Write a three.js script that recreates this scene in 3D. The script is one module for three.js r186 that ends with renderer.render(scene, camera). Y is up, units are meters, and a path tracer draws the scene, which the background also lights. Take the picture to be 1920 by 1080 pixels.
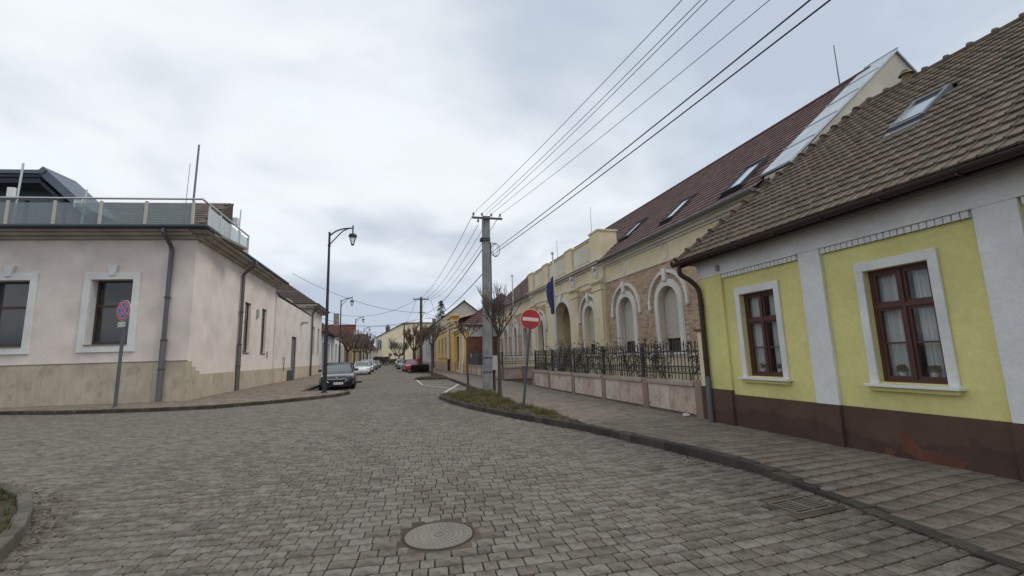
import * as THREE from 'three';
import { mergeGeometries, mergeVertices } from 'three/addons/utils/BufferGeometryUtils.js';
import { MarchingCubes } from 'three/addons/objects/MarchingCubes.js';
import { FontLoader } from 'three/addons/loaders/FontLoader.js';
import { TextGeometry } from 'three/addons/geometries/TextGeometry.js';
import { RoundedBoxGeometry } from 'three/addons/geometries/RoundedBoxGeometry.js';

// ---------------------------------------------------------------- camera, sky, sun, exposure
const scene = new THREE.Scene();
const EYE = new THREE.Vector3(0, 1.55, 0);
const camera = new THREE.PerspectiveCamera(2 * Math.atan(540 / 830) * 180 / Math.PI, 16 / 9, 0.05, 2000);
camera.position.copy(EYE);
camera.quaternion.setFromRotationMatrix(new THREE.Matrix4().set(
  0.96555066, -0.01089294, -0.25998704, 0, -0.02964049, 0.98801643, -0.15147601, 0, 0.25852149, 0.15396391, 0.95365704, 0, 0, 0, 0, 1));
camera.updateMatrixWorld(true);
scene.add(camera);
const renderer = new THREE.WebGLRenderer({ antialias: true });
renderer.toneMapping = THREE.LinearToneMapping;
renderer.toneMappingExposure = 1.1;
renderer.shadowMap.enabled = true;
renderer.setSize(1024, 576);

function rng(seed) { let a = seed >>> 0; return () => { a = (a + 0x6D2B79F5) | 0; let t = Math.imul(a ^ (a >>> 15), 1 | a); t = (t + Math.imul(t ^ (t >>> 7), 61 | t)) ^ t; return ((t ^ (t >>> 14)) >>> 0) / 4294967296; }; }
const hash2 = (x, y, s) => { let h = Math.imul(x, 374761393) ^ Math.imul(y, 668265263) ^ Math.imul(s, 2147483647 & 0x5bd1e995); h = Math.imul(h ^ (h >>> 13), 1274126177); return ((h ^ (h >>> 16)) >>> 0) / 4294967296; };
const sm = t => t * t * (3 - 2 * t), clamp = (v, a = 0, b = 1) => Math.min(b, Math.max(a, v)), sstep = (a, b, v) => sm(clamp((v - a) / (b - a)));
function vnoise(x, y, p, s) {   // value noise that wraps with period p (0 = does not wrap)
  const xi = Math.floor(x), yi = Math.floor(y), u = sm(x - xi), v = sm(y - yi), w = p ? k => ((k % p) + p) % p : k => k;
  const a = hash2(w(xi), w(yi), s), b = hash2(w(xi + 1), w(yi), s), c = hash2(w(xi), w(yi + 1), s), d = hash2(w(xi + 1), w(yi + 1), s);
  return a + (b - a) * u + (c - a) * v + (a - b - c + d) * u * v;
}
function fbm(x, y, p, oct, s) { let f = 0, a = .5, n = 0; for (let i = 0; i < oct; i++) { f += a * vnoise(x, y, p, s + i); n += a; a *= .5; x *= 2; y *= 2; p *= 2; } return f / n; }

{ // overcast sky with broken, wind-drawn cloud
  const W = 2048, Hh = 1024, data = new Float32Array(W * Hh * 4);
  for (let j = 0; j < Hh; j++) for (let i = 0; i < W; i++) {
    const el = ((j + .5) / Hh - .5) * Math.PI, az = ((i + .5) / W - .5) * 2 * Math.PI;
    const y = Math.sin(el), cx = Math.cos(el) * Math.cos(az), cz = Math.cos(el) * Math.sin(az);
    let r, g, b;
    if (y < -.01) { r = .20; g = .195; b = .18; }
    else {
      const k = 1 / (Math.max(y, 0) + .16), px = cx * k, pz = cz * k;
      const wx = fbm(px * .7 + 7.3, pz * .7 + 2.1, 0, 4, 11) - .5, wz = fbm(px * .7 + 1.7, pz * .7 + 9.4, 0, 4, 29) - .5;
      const n1 = fbm(px * .8 + wx * .9 + 6.2, pz * .75 + wz * .9 + 5.5, 0, 6, 47);
      const n2 = fbm(px * 2.2 + wx * 1.3 + 13.2, pz * 2.0 + wz * 1.3 + 1.5, 0, 6, 83);
      const c = sstep(.35, .67, n1 * .62 + n2 * .38);                // 0 dark belly, 1 bright cloud
      const lo = [.475, .545, .645], hi = [.83, .865, .90];
      r = lo[0] + (hi[0] - lo[0]) * c; g = lo[1] + (hi[1] - lo[1]) * c; b = lo[2] + (hi[2] - lo[2]) * c;
      const blue = sstep(.52, .75, n2) * .35;                          // thin places let the blue through
      r *= 1 - .10 * blue; b *= 1 + .06 * blue;
    }
    const o = (j * W + i) * 4; data[o] = r; data[o + 1] = g; data[o + 2] = b; data[o + 3] = 1;
  }
  const sky = new THREE.DataTexture(data, W, Hh, THREE.RGBAFormat, THREE.FloatType);
  sky.mapping = THREE.EquirectangularReflectionMapping; sky.magFilter = THREE.LinearFilter; sky.minFilter = THREE.LinearFilter;
  sky.wrapS = THREE.RepeatWrapping; sky.needsUpdate = true;
  scene.background = sky; scene.environment = sky;
}
const sun = new THREE.DirectionalLight(new THREE.Color(1, .95, .88), 1.3);
sun.position.set(30, 42, 16); sun.target.position.set(0, 0, -20);
sun.position.add(sun.target.position);
sun.castShadow = true; sun.shadow.radius = 40; sun.shadow.mapSize.set(2048, 2048);
Object.assign(sun.shadow.camera, { left: -60, right: 60, top: 60, bottom: -60, near: 1, far: 160 });
scene.add(sun, sun.target);

// ---------------------------------------------------------------- helpers
const V = (x, y, z) => new THREE.Vector3(x, y, z), M4 = () => new THREE.Matrix4();
const C = (r, g, b) => new THREE.Color().setRGB(r / 255, g / 255, b / 255, THREE.SRGBColorSpace);
const L = (r, g, b) => new THREE.Color().setRGB(r, g, b);
const used = {};
function numbered(n) { used[n] = (used[n] ?? -1) + 1; return used[n] ? n + '_' + String(used[n]).padStart(3, '0') : n; }
const bases = new WeakMap();
function thing(name, label, category, [x, y, z] = [0, 0, 0], group) {
  const o = new THREE.Group(); o.name = numbered(name); o.position.set(x, y, z); scene.add(o); o.updateMatrixWorld(true);
  o.userData = { label, category }; if (group) o.userData.group = group;
  bases.set(o, V(x, y, z)); return o;
}
function copyThing(o, [x, y, z], turn, label) { const c = o.clone(); c.name = numbered(o.name.replace(/_\d{3}$/, '')); c.position.set(x, y, z); c.rotation.y = turn; c.userData = { ...o.userData }; if (label) c.userData.label = label; scene.add(c); return c; }
function planarUV(g) {
  const p = g.attributes.position, n = g.attributes.normal, uv = new Float32Array(p.count * 2);
  for (let i = 0; i < p.count; i += 3) {
    let nx = 0, ny = 0, nz = 0;
    for (let k = 0; k < 3; k++) { nx += n.getX(i + k); ny += n.getY(i + k); nz += n.getZ(i + k); }
    nx = Math.abs(nx); ny = Math.abs(ny); nz = Math.abs(nz);
    for (let k = 0; k < 3; k++) {
      const j = i + k, x = p.getX(j), y = p.getY(j), z = p.getZ(j);
      uv[j * 2] = nx > ny && nx > nz ? z : x; uv[j * 2 + 1] = ny >= nx && ny >= nz ? z : y;
    }
  }
  g.setAttribute('uv', new THREE.BufferAttribute(uv, 2));
}
function prep(list) {
  const a = (Array.isArray(list) ? list : [list]).map(g => { g = g.index ? g.toNonIndexed() : g.clone(); for (const k of Object.keys(g.attributes)) if (k !== 'position' && k !== 'normal') g.deleteAttribute(k); if (!g.attributes.normal) g.computeVertexNormals(); return g; });
  return a.length > 1 ? mergeGeometries(a) : a[0];
}
function finish(m) { m.castShadow = m.receiveShadow = true; return m; }
function part(parent, name, geos, mat, { F, label, kind } = {}) {
  const g = prep(geos); planarUV(g);
  if (F) g.applyMatrix4(F);
  const b = bases.get(parent); if (b) g.translate(-b.x, -b.y, -b.z);
  const m = finish(new THREE.Mesh(g, mat)); m.name = name; parent.add(m); if (b) bases.set(m, b);
  if (label) m.userData.label = label; if (kind) m.userData.kind = kind;
  return m;
}
function single(name, geos, mat, label, category, base, { F, group, kind } = {}) {   // a thing that is one mesh
  const g = prep(geos); planarUV(g); if (F) g.applyMatrix4(F); g.translate(-base[0], -base[1], -base[2]);
  const m = finish(new THREE.Mesh(g, mat)); m.name = numbered(name); m.position.set(...base); scene.add(m); m.updateMatrixWorld(true);
  m.userData = {}; if (label) m.userData.label = label; if (category) m.userData.category = category; if (group) m.userData.group = group; if (kind) m.userData.kind = kind;
  bases.set(m, V(...base)); return m;
}
const box = (x0, x1, y0, y1, z0, z1) => new THREE.BoxGeometry(Math.abs(x1 - x0), Math.abs(y1 - y0), Math.abs(z1 - z0)).translate((x0 + x1) / 2, (y0 + y1) / 2, (z0 + z1) / 2);
const rbox = (x0, x1, y0, y1, z0, z1, r = .01) => new RoundedBoxGeometry(Math.abs(x1 - x0), Math.abs(y1 - y0), Math.abs(z1 - z0), 1, r).translate((x0 + x1) / 2, (y0 + y1) / 2, (z0 + z1) / 2);
function cyl(a, b, r0, r1 = r0, seg = 8, open = false) {
  const d = b.clone().sub(a), g = new THREE.CylinderGeometry(r1, r0, d.length(), seg, 1, open);
  g.applyQuaternion(new THREE.Quaternion().setFromUnitVectors(V(0, 1, 0), d.clone().normalize())); g.translate((a.x + b.x) / 2, (a.y + b.y) / 2, (a.z + b.z) / 2); return g;
}
const tube = (pts, r, seg = 8, n = pts.length * 6) => new THREE.TubeGeometry(new THREE.CatmullRomCurve3(pts, false, 'centripetal'), n, r, seg);
const polyTube = (pts, r, seg = 8) => { const out = []; for (let i = 0; i + 1 < pts.length; i++) { out.push(cyl(pts[i], pts[i + 1], r, r, seg)); if (i) out.push(new THREE.SphereGeometry(r, seg, 6).translate(pts[i].x, pts[i].y, pts[i].z)); } return out; };
const shp = pts => { const s = new THREE.Shape(); pts.forEach(([x, y], i) => i ? s.lineTo(x, y) : s.moveTo(x, y)); s.closePath(); return s; };
const hole = pts => { const s = new THREE.Path(); pts.forEach(([x, y], i) => i ? s.lineTo(x, y) : s.moveTo(x, y)); s.closePath(); return s; };
const rectPts = (x0, x1, y0, y1) => [[x0, y0], [x1, y0], [x1, y1], [x0, y1]];
function archPts(cx, hw, y0, ys, n = 14) { const p = [[cx - hw, y0], [cx + hw, y0]]; for (let i = 0; i <= n; i++) { const a = Math.PI * i / n; p.push([cx + hw * Math.cos(a), ys + hw * Math.sin(a)]); } return p; }
const ext = (s, d, z0 = 0, bevel = 0) => new THREE.ExtrudeGeometry(s, { depth: d - 2 * bevel, bevelEnabled: bevel > 0, bevelSize: bevel, bevelThickness: bevel, bevelSegments: 1, bevelOffset: -bevel, steps: 1, curveSegments: 10 }).translate(0, 0, z0 + bevel);
const FRZ = (x, y = 0, z = 0) => M4().makeRotationY(-Math.PI / 2).setPosition(x, y, z);   // facades on the right: local x = world z, local z points into the street
const FLZ = (x, y = 0, z = 0) => M4().makeRotationY(Math.PI / 2).setPosition(x, y, z);     // facades on the left: local x = -world z
function tri(pts) { const g = new THREE.BufferGeometry(); g.setAttribute('position', new THREE.Float32BufferAttribute(pts.flatMap(p => p.toArray ? p.toArray() : p), 3)); g.computeVertexNormals(); return g; }
const quad = (a, b, c, d) => tri([a, b, c, a, c, d]);
function slab(a, b, c, d, t) {    // four-cornered plate with thickness t against its normal
  const [A, B, Cc, D] = [a, b, c, d].map(p => p.toArray ? p : V(...p)), n = B.clone().sub(A).cross(D.clone().sub(A)).normalize().multiplyScalar(-t);
  const [A2, B2, C2, D2] = [A, B, Cc, D].map(p => p.clone().add(n));
  return mergeGeometries([quad(A, B, Cc, D), quad(D2, C2, B2, A2), quad(A, A2, B2, B), quad(B, B2, C2, Cc), quad(Cc, C2, D2, D), quad(D, D2, A2, A)]);
}

// procedural textures: luminance and tint variation around the base colour, plus a height map for fine relief
function tex(size, fn, colour = true) {
  const d = new Uint8Array(size * size * 4);
  for (let j = 0; j < size; j++) for (let i = 0; i < size; i++) { const v = fn(i / size, j / size), o = (j * size + i) * 4; const q = Array.isArray(v) ? v : [v, v, v]; for (let k = 0; k < 3; k++) d[o + k] = clamp(q[k]) * 255; d[o + 3] = 255; }
  const t = new THREE.DataTexture(d, size, size, THREE.RGBAFormat); t.wrapS = t.wrapT = THREE.RepeatWrapping; t.magFilter = THREE.LinearFilter; t.minFilter = THREE.LinearMipmapLinearFilter; t.generateMipmaps = true;
  if (colour) t.colorSpace = THREE.SRGBColorSpace; t.needsUpdate = true; return t;
}
const at = (t, s, sy = s) => { const c = t.clone(); c.repeat.set(1 / s, 1 / sy); c.needsUpdate = true; return c; };
const tPlaster = tex(512, (u, v) => { const a = fbm(u * 4, v * 4, 4, 5, 3), b = fbm(u * 60, v * 60, 60, 2, 9), c = fbm(u * 14, v * 3, 0, 3, 17); const l = .87 + .15 * a + .05 * (b - .5); return [l, l * (.985 + .02 * c), l * (.97 + .035 * b)]; });
const tWeather = tex(512, (u, v) => { const a = fbm(u * 3, v * 3, 3, 6, 33), st = fbm(u * 40, v * 3, 0, 4, 51), b = fbm(u * 80, v * 80, 80, 2, 5); const l = .80 + .2 * a + .10 * (st - .5) + .06 * (b - .5); return [l, l * .985, l * .965]; });
const tStone = tex(256, (u, v) => { const a = fbm(u * 4, v * 4, 4, 5, 71), b = fbm(u * 48, v * 48, 48, 2, 75), d = sstep(.5, .62, fbm(u * 5 + 3, v * 5, 0, 5, 77)); const l = .76 + .26 * a + .14 * (b - .5) - .15 * d; return [l, l * (.985 - .015 * d), l * (.965 - .05 * d)]; });
const tTile = tex(512, (u, v) => { const a = fbm(u * 5, v * 5, 5, 5, 91), st = fbm(u * 50, v * 4, 0, 3, 95), li = sstep(.58, .72, fbm(u * 14, v * 14, 14, 4, 99)); const l = .68 + .3 * a + .14 * (st - .5); return [l + .06 * li, l + .06 * li, l * .97 + .03 * li]; });
const tBump = tex(256, (u, v) => .5 + .5 * (fbm(u * 32, v * 32, 32, 4, 111) - .5) * 1.6, false);
const tConc = tex(512, (u, v) => { const a = fbm(u * 5, v * 5, 5, 6, 131), sp = sstep(.66, .74, fbm(u * 22, v * 22, 22, 3, 137)); const l = .80 + .22 * a - .12 * sp; return [l, l, l * .985]; });
const tSoil = tex(256, (u, v) => { const a = fbm(u * 8, v * 8, 8, 5, 151); return [.45 + .55 * a, .42 + .55 * a, .38 + .5 * a]; });
const tTrav = tex(512, (u, v) => { const a = fbm(u * 5, v * 4, 0, 6, 181), b = fbm(u * 26, v * 5, 0, 4, 183), c = fbm(u * 70, v * 70, 70, 2, 185), d = sstep(.56, .7, fbm(u * 9, v * 7, 0, 5, 187)); const l = .88 + .16 * (a - .5) + .09 * (b - .5) + .05 * (c - .5) - .06 * d; return [l, l * (.985 - .01 * d), l * (.96 - .03 * d)]; });
const tDamp = tex(512, (u, v) => { const tide = .40 + .42 * (fbm(u * 5, 7.3, 0, 3, 171) - .5) + .2 * (fbm(u * 22, 3.1, 0, 4, 173) - .5), d = v < .72 ? 1 - sstep(-.03, .03, v - tide) : 0, a = fbm(u * 14, v * 5, 0, 5, 177), st = fbm(u * 60, v * 12, 0, 3, 179); const l = .86 + .18 * (a - .5) + .07 * (st - .5) - .10 * d; return [l, l * (.985 - .02 * d), l * (.965 - .01 * d)]; });
const P3 = at(tPlaster, 3.1), P15 = at(tPlaster, 1.3), W2 = at(tWeather, 2.3), W1 = at(tWeather, .9), S5 = at(tStone, .55), TT = at(tTile, .8), B4 = at(tBump, .35), B1 = at(tBump, .9), CC = at(tConc, 1.4), SO = at(tSoil, 1.1);
const mat = (color, o = {}) => new THREE.MeshStandardMaterial({ color, roughness: .9, ...o });
const plaster = (c, o = {}) => mat(c, { map: P3, bumpMap: B4, bumpScale: .004, roughness: .93, ...o });
const weathered = (c, o = {}) => mat(c, { map: W2, bumpMap: B4, bumpScale: .004, roughness: .9, ...o });
const metal = (c, o = {}) => mat(c, { roughness: .45, metalness: .3, map: P15, ...o });
const glassReal = new THREE.MeshPhysicalMaterial({ color: L(.86, .9, .9), roughness: .02, transmission: 1, thickness: 0, ior: 1.5 });
const glassPane = new THREE.MeshPhysicalMaterial({ color: L(.95, .97, .97), roughness: .02, transmission: 1, thickness: 0, ior: 1.5 });

function screenSize(p) { const q = p.clone().project(camera), d = p.distanceTo(EYE), f = V(0, 0, -1).transformDirection(camera.matrixWorld); if (p.clone().sub(EYE).dot(f) < .05 || Math.abs(q.x) > 1.06 || Math.abs(q.y) > 1.06) return 0; return 1 / d; }
// many alike pieces: the largest in view are meshes of their own, the rest one part
function pieces(parent, name, geo, items, palette, look, max = 300) {
  const mats = palette.map(c => mat(c, look)), white = mat(L(1, 1, 1), look), b = bases.get(parent), inv = M4().makeTranslation(-b.x, -b.y, -b.z);
  const p = V(), n = V();
  for (const it of items) { p.setFromMatrixPosition(it.m); const s = screenSize(p); n.setFromMatrixColumn(it.m, it.axis ?? 1).normalize(); const sx = V().setFromMatrixColumn(it.m, 0).length(), sy = V().setFromMatrixColumn(it.m, 1).length(), sz = V().setFromMatrixColumn(it.m, 2).length(); const area = [sx, sy, sz].sort((a, c) => c - a); it.s = s * s * area[0] * area[1] * Math.abs(n.dot(p.clone().sub(EYE).normalize())); }
  items.sort((a, c) => c.s - a.s);
  const near = items.slice(0, max).filter(i => i.s > 0), rest = items.slice(near.length);
  for (const it of near) { const m = finish(new THREE.Mesh(geo, mats[it.c])); m.name = name; m.applyMatrix4(inv.clone().multiply(it.m)); parent.add(m); }
  if (rest.length) {
    const im = finish(new THREE.InstancedMesh(geo, white, rest.length)); im.name = name + 's_beyond'; im.userData.kind = 'stuff';
    rest.forEach((it, i) => { im.setMatrixAt(i, inv.clone().multiply(it.m)); im.setColorAt(i, palette[it.c]); });
    parent.add(im);
  }
}
const pick = (r, w) => { let t = r() * w.reduce((a, b) => a + b, 0); for (let i = 0; i < w.length; i++) if ((t -= w[i]) < 0) return i; return w.length - 1; };
function inPoly(x, z, poly) { let c = false; for (let i = 0, j = poly.length - 1; i < poly.length; j = i++) { const [xi, zi] = poly[i], [xj, zj] = poly[j]; if ((zi > z) !== (zj > z) && x < (xj - xi) * (z - zi) / (zj - zi) + xi) c = !c; } return c; }
function sheet(poly, y) { const g = new THREE.ShapeGeometry(shp(poly.map(([x, z]) => [x, -z]))); g.rotateX(-Math.PI / 2); g.translate(0, y, 0); return g; }
function structure(name, geos, m, base = [0, 0, 0]) { return single(name, geos, m, null, null, base, { kind: 'structure' }); }

// ---------------------------------------------------------------- ground, road, pavements
const H0 = .12;                                              // pavement level
structure('ground', sheet([[-700, 300], [700, 300], [700, -900], [-700, -900]], -.09), mat(C(112, 104, 92), { map: SO }));

const kerbR = [[4.21, 1.5], [4.21, -2.3], [4.3, -3.0], [4.42, -3.7], [4.5, -4.9], [4.27, -6.5], [3.85, -8.6], [3.4, -10.0], [2.99, -11.3], [2.49, -13.1], [2.03, -15.5], [1.84, -17.6], [1.95, -18.5], [2.6, -18.9], [3.8, -19.3], [3.93, -26.5], [4.0, -33.2], [3.2, -33.4], [1.9, -34.0], [1.75, -34.5], [1.9, -35.1], [3.2, -36.6], [4.05, -38.2], [4.05, -49.5], [2.6, -49.7], [1.75, -50.6], [2.2, -51.6], [4.05, -53.2], [4.05, -150]];
const kerbL = [[-30, -27.5], [-20, -23.6], [-13.7, -20.7], [-11.3, -19.5], [-9.5, -18.95], [-7.74, -18.55], [-6.1, -18.5], [-4.61, -19.25], [-3.27, -20.27], [-2.36, -21.31], [-1.95, -22.5], [-2.15, -23.5], [-4.35, -24.6], [-4.35, -32.6], [-2.4, -33.0], [-2.1, -33.5], [-2.4, -34.0], [-4.35, -34.6], [-4.35, -150]];
const rightPoly = [...kerbR, [6.6, -150], [6.6, 1.5]];
const leftPoly = [...kerbL, [-8.6, -150], [-8.6, -22.3], [-30, -29]];
const isleArc = [[-2.8, -1.2], [-2.84, -3.6], [-3.07, -4.7], [-3.33, -5.4], [-3.7, -6.12], [-4.15, -6.8], [-4.7, -7.35], [-5.3, -7.72], [-6.3, -8.0], [-9, -8.2]];
const islePoly = [...isleArc, [-9, -1.2]];
const man = [.42, -4.26, .318];
const grate = { x: 3.95, z: -3.8, w: .5, d: .34 };
const verge = [[3.86, -8.75], [3.4, -10.1], [2.99, -11.4], [2.49, -13.2], [2.03, -15.6], [1.86, -17.6], [1.97, -18.42], [2.6, -18.8], [3.7, -19.15], [3.95, -18.2], [3.72, -15.2], [3.72, -12.5], [3.9, -10]];
const isle2 = [[4.0, -33.3], [1.9, -34.1], [1.78, -34.5], [1.9, -35.0], [4.0, -38]];

// a paving block: twelve-sided outline with a worn rounded shoulder; unit size, top at y = 0
function setStone(round, shoulder, drop) {
  const ring = (k, y) => { const o = []; const r = round, h = .5 - k; for (const [sx, sz, a0] of [[1, 1, 0], [-1, 1, Math.PI / 2], [-1, -1, Math.PI], [1, -1, 1.5 * Math.PI]]) for (let i = 0; i < 3; i++) { const a = a0 + i * Math.PI / 4; o.push([sx * (h - r) + r * Math.cos(a), y, sz * (h - r) + r * Math.sin(a)]); } return o; };
  const rings = [ring(0, -1), ring(0, -drop), ring(shoulder, 0)], P = [], I = [];
  rings.forEach(r => P.push(...r)); P.push([0, .02, 0]);
  for (let k = 0; k < 2; k++) for (let i = 0; i < 12; i++) { const j = (i + 1) % 12, a = k * 12 + i, b = k * 12 + j, c = a + 12, d = b + 12; I.push(a, c, b, b, c, d); }
  for (let i = 0; i < 12; i++) I.push(24 + i, 36, 24 + (i + 1) % 12);
  const g = new THREE.BufferGeometry(); g.setAttribute('position', new THREE.Float32BufferAttribute(P.flat(), 3)); g.setIndex(I); g.computeVertexNormals();
  const uv = []; for (const [x, , z] of P) uv.push(x * .35 + .5, z * .35 + .5); g.setAttribute('uv', new THREE.Float32BufferAttribute(uv, 2));
  return g;
}
const roadPal = [C(136, 132, 123), C(131, 127, 118), C(127, 123, 113), C(121, 116, 107), C(114, 108, 100), C(118, 110, 101), C(109, 103, 95), C(125, 119, 110), C(133, 130, 123), C(120, 116, 106)];
const stoneTex = at(tStone, 1); 
const PAVER_END = -72;
{
  const poly = [[-40, 14], [14, 14], [14, -400], [-40, -400]];
  const road = structure('road', sheet(poly, -.017), mat(C(70, 61, 51), { map: SO, bumpMap: B1, bumpScale: .01 }), [0, 0, 0]);
  const r = rng(5), items = [], q = new THREE.Quaternion(), e = new THREE.Euler();
  const row = .142, lay = x => x < 0 ? .11 * x : .11 * x - .027 * x * x, slope = x => x < 0 ? .11 : .11 - .054 * x;
  for (let z = -.2; z > PAVER_END; z -= row) {
    const xa = z > -27 ? Math.max(-24, -8 + z * 1.05) : -4.6, xb = 4.7;
    for (let x = xa - r() * .2; x < xb;) {
      let w = [.11, .15, .205][pick(r, [.3, .32, .38])] + (r() - .5) * .012, cx = x + w / 2; const cz = z + lay(cx) + (r() - .5) * .006; x += w;
      if (inPoly(cx, cz, rightPoly) || inPoly(cx, cz, leftPoly) || inPoly(cx, cz, islePoly)) continue;
      { const dz = Math.max(0, Math.abs(cz - man[1]) - row / 2); if (dz < man[2]) { const h = Math.sqrt(man[2] ** 2 - dz * dz) + .006, a = cx - w / 2, b = cx + w / 2; if (b > man[0] - h && a < man[0] + h) { const na = cx < man[0] ? a : Math.max(a, man[0] + h), nb = cx < man[0] ? Math.min(b, man[0] - h) : b; if (nb - na < .04) continue; cx = (na + nb) / 2; w = nb - na; } } }
      if ( (Math.abs(cx - grate.x) < grate.w / 2 + .09 && Math.abs(cz - grate.z) < grate.d / 2 + .07)) continue;
      const q0 = V(cx, 0, cz).project(camera); if (Math.abs(q0.x) > 1.5 || q0.y < -1.6) continue;
      const wet = fbm(cx * .35 + 3, cz * .35 + 8, 0, 4, 201), track = fbm(cx * 1.1 + 20, cz * .22, 0, 3, 207);
      let c = wet * .6 + track * .4 > .56 ? pick(r, [1, 2, 3, 3, 2.5, 2, 2, 1.5, 1, 1.5]) : pick(r, [3, 3, 2.5, 2, 1, 1, .6, 1.6, 2.4, 1]);
      e.set((r() - .5) * .03, -Math.atan(slope(cx)) + (r() - .5) * .02 + (r() < .5 ? Math.PI : 0), (r() - .5) * .03); q.setFromEuler(e);
      items.push({ c, m: M4().compose(V(cx, (r() - .5) * .005, cz), q, V(w - .008 - r() * .004, .03, row - .016 - r() * .004)) });
    }
  }
  pieces(road, 'paving_stone', setStone(.1, .05, .22), items, roadPal, { map: stoneTex, bumpMap: stoneTex, bumpScale: .003, roughness: .78 });
}
structure('road_far', sheet([[-6, PAVER_END], [6, PAVER_END], [6, -400], [-6, -400]], -.004), mat(C(124, 120, 111), { map: at(tStone, .9) }));

// pavement height: dropped near the corner for the crossing
const walkY = (x, z) => H0 - .1 * sstep(-5.6, -3.0, z) * (1 - sstep(4.3, 6.1, x)) * (x > 0 ? 1 : 0);
const walkPal = [C(146, 137, 126), C(140, 130, 119), C(133, 124, 113), C(150, 142, 131), C(126, 116, 106), C(142, 129, 118)];
function pavement(name, poly, bed, skip, row, sizes, x0, x1, z0, z1, seed, pal, turn = 0) {
  const s = structure(name, bed, mat(C(84, 74, 64), { map: SO }));
  const r = rng(seed), items = [], e = new THREE.Euler(), q = new THREE.Quaternion();
  for (let z = z0; z > z1; z -= row) for (let x = x0 - r() * .25; x < x1;) {
    const w = sizes[Math.floor(r() * sizes.length)], cx = x + w / 2, cz = z; x += w;
    if (!inPoly(cx, cz, poly) || !inPoly(cx - w * .3, cz, poly) || !inPoly(cx + w * .3, cz, poly) || skip(cx, cz)) continue;
    const q0 = V(cx, H0, cz).project(camera); if (Math.abs(q0.x) > 1.5) continue;
    const dx = (walkY(cx + .1, cz) - walkY(cx - .1, cz)) / .2, dz = (walkY(cx, cz + .1) - walkY(cx, cz - .1)) / .2;
    e.set(-dz * -1 + (r() - .5) * .02, 0, dx + (r() - .5) * .02); q.setFromEuler(e);
    items.push({ c: pick(r, pal.map((_, i) => 1 / (1 + i * .25))), m: M4().compose(V(cx, walkY(cx, cz) + (r() - .5) * .004, cz), q, V(w - .012, .05, row - .013)) });
  }
  pieces(s, 'paving_slab', setStone(.05, .025, .1), items, pal, { map: stoneTex, bumpMap: stoneTex, bumpScale: .002, roughness: .85 });
  return s;
}
const iCut = kerbR.findIndex(p => p[1] < -5.2);
pavement('pavement_right', rightPoly, [sheet([[4.46, -5.2], ...kerbR.slice(iCut), [6.6, -150], [6.6, -5.2]], H0 - .03), sheet([...kerbR.slice(0, iCut), [4.46, -5.2], [6.6, -5.2], [6.6, 1.5]], -.01)], (x, z) => inPoly(x, z, verge) || inPoly(x, z, isle2) || (z < -49 && z > -53.4 && x < 4.2), .2, [.2, .2, .28, .14], 1.6, 6.6, 1.2, -75, 31, walkPal);
pavement('pavement_left', leftPoly, sheet(leftPoly, H0 - .03), () => false, .2, [.2, .2, .28, .14], -26, -1.8, -18.3, -75, 37, [C(150, 138, 125), C(138, 126, 114), C(127, 115, 104), C(156, 146, 132), C(118, 108, 98), C(144, 128, 114)]);

// kerbs: each stone is a piece
function kerb(name, line, hAt, w, seed, pal) {
  const s = structure(name, sheet([[line[0][0], line[0][1]], [line[0][0] + .02, line[0][1]], [line[0][0] + .02, line[0][1] - .02]], -.06), mat(C(90, 84, 76), { map: CC }));
  const r = rng(seed), items = [], e = new THREE.Euler(), q = new THREE.Quaternion();
  const pts = line.map(([x, z]) => V(x, 0, z)); let acc = [];
  for (let i = 0; i + 1 < pts.length; i++) { const d = pts[i].distanceTo(pts[i + 1]), n = Math.max(1, Math.round(d / (d < 8 ? .28 : 1))); for (let k = 0; k < n; k++) acc.push([pts[i].clone().lerp(pts[i + 1], k / n), pts[i].clone().lerp(pts[i + 1], (k + 1) / n)]); }
  for (const [a, b] of acc) {
    const c = a.clone().add(b).multiplyScalar(.5), d = b.clone().sub(a), len = d.length(), h = hAt(c.x, c.z);
    e.set(0, Math.atan2(-d.z, d.x), 0); q.setFromEuler(e);
    items.push({ axis: 2, c: Math.floor(r() * pal.length), m: M4().compose(V(c.x, h + (r() - .5) * .012, c.z), q, V(len + .01, h + .1, w)) });
  }
  const g = setStone(.02, .06, .08); pieces(s, 'kerb_stone', g, items, pal, { map: at(tWeather, 1), bumpMap: stoneTex, bumpScale: .006, roughness: .92 });
}
const kerbPal = [C(70, 65, 58), C(64, 59, 53), C(77, 72, 64), C(58, 54, 48), C(84, 80, 71)];
kerb('kerb_right', kerbR, (x, z) => .126 - .108 * sstep(-5.6, -3.0, z), .14, 51, kerbPal);
kerb('kerb_left', kerbL, () => .13, .15, 53, kerbPal);
kerb('kerb_corner', isleArc, () => .13, .12, 55, [C(98, 96, 86), C(106, 102, 92), C(90, 88, 77)]);
structure('soil_corner', sheet(islePoly, .09), mat(C(86, 76, 56), { map: SO, bumpMap: B1, bumpScale: .03 }));
structure('soil_verge', [sheet(verge, .135), sheet(isle2, .13)], mat(C(96, 84, 62), { map: SO, bumpMap: B1, bumpScale: .03 }));

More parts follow.
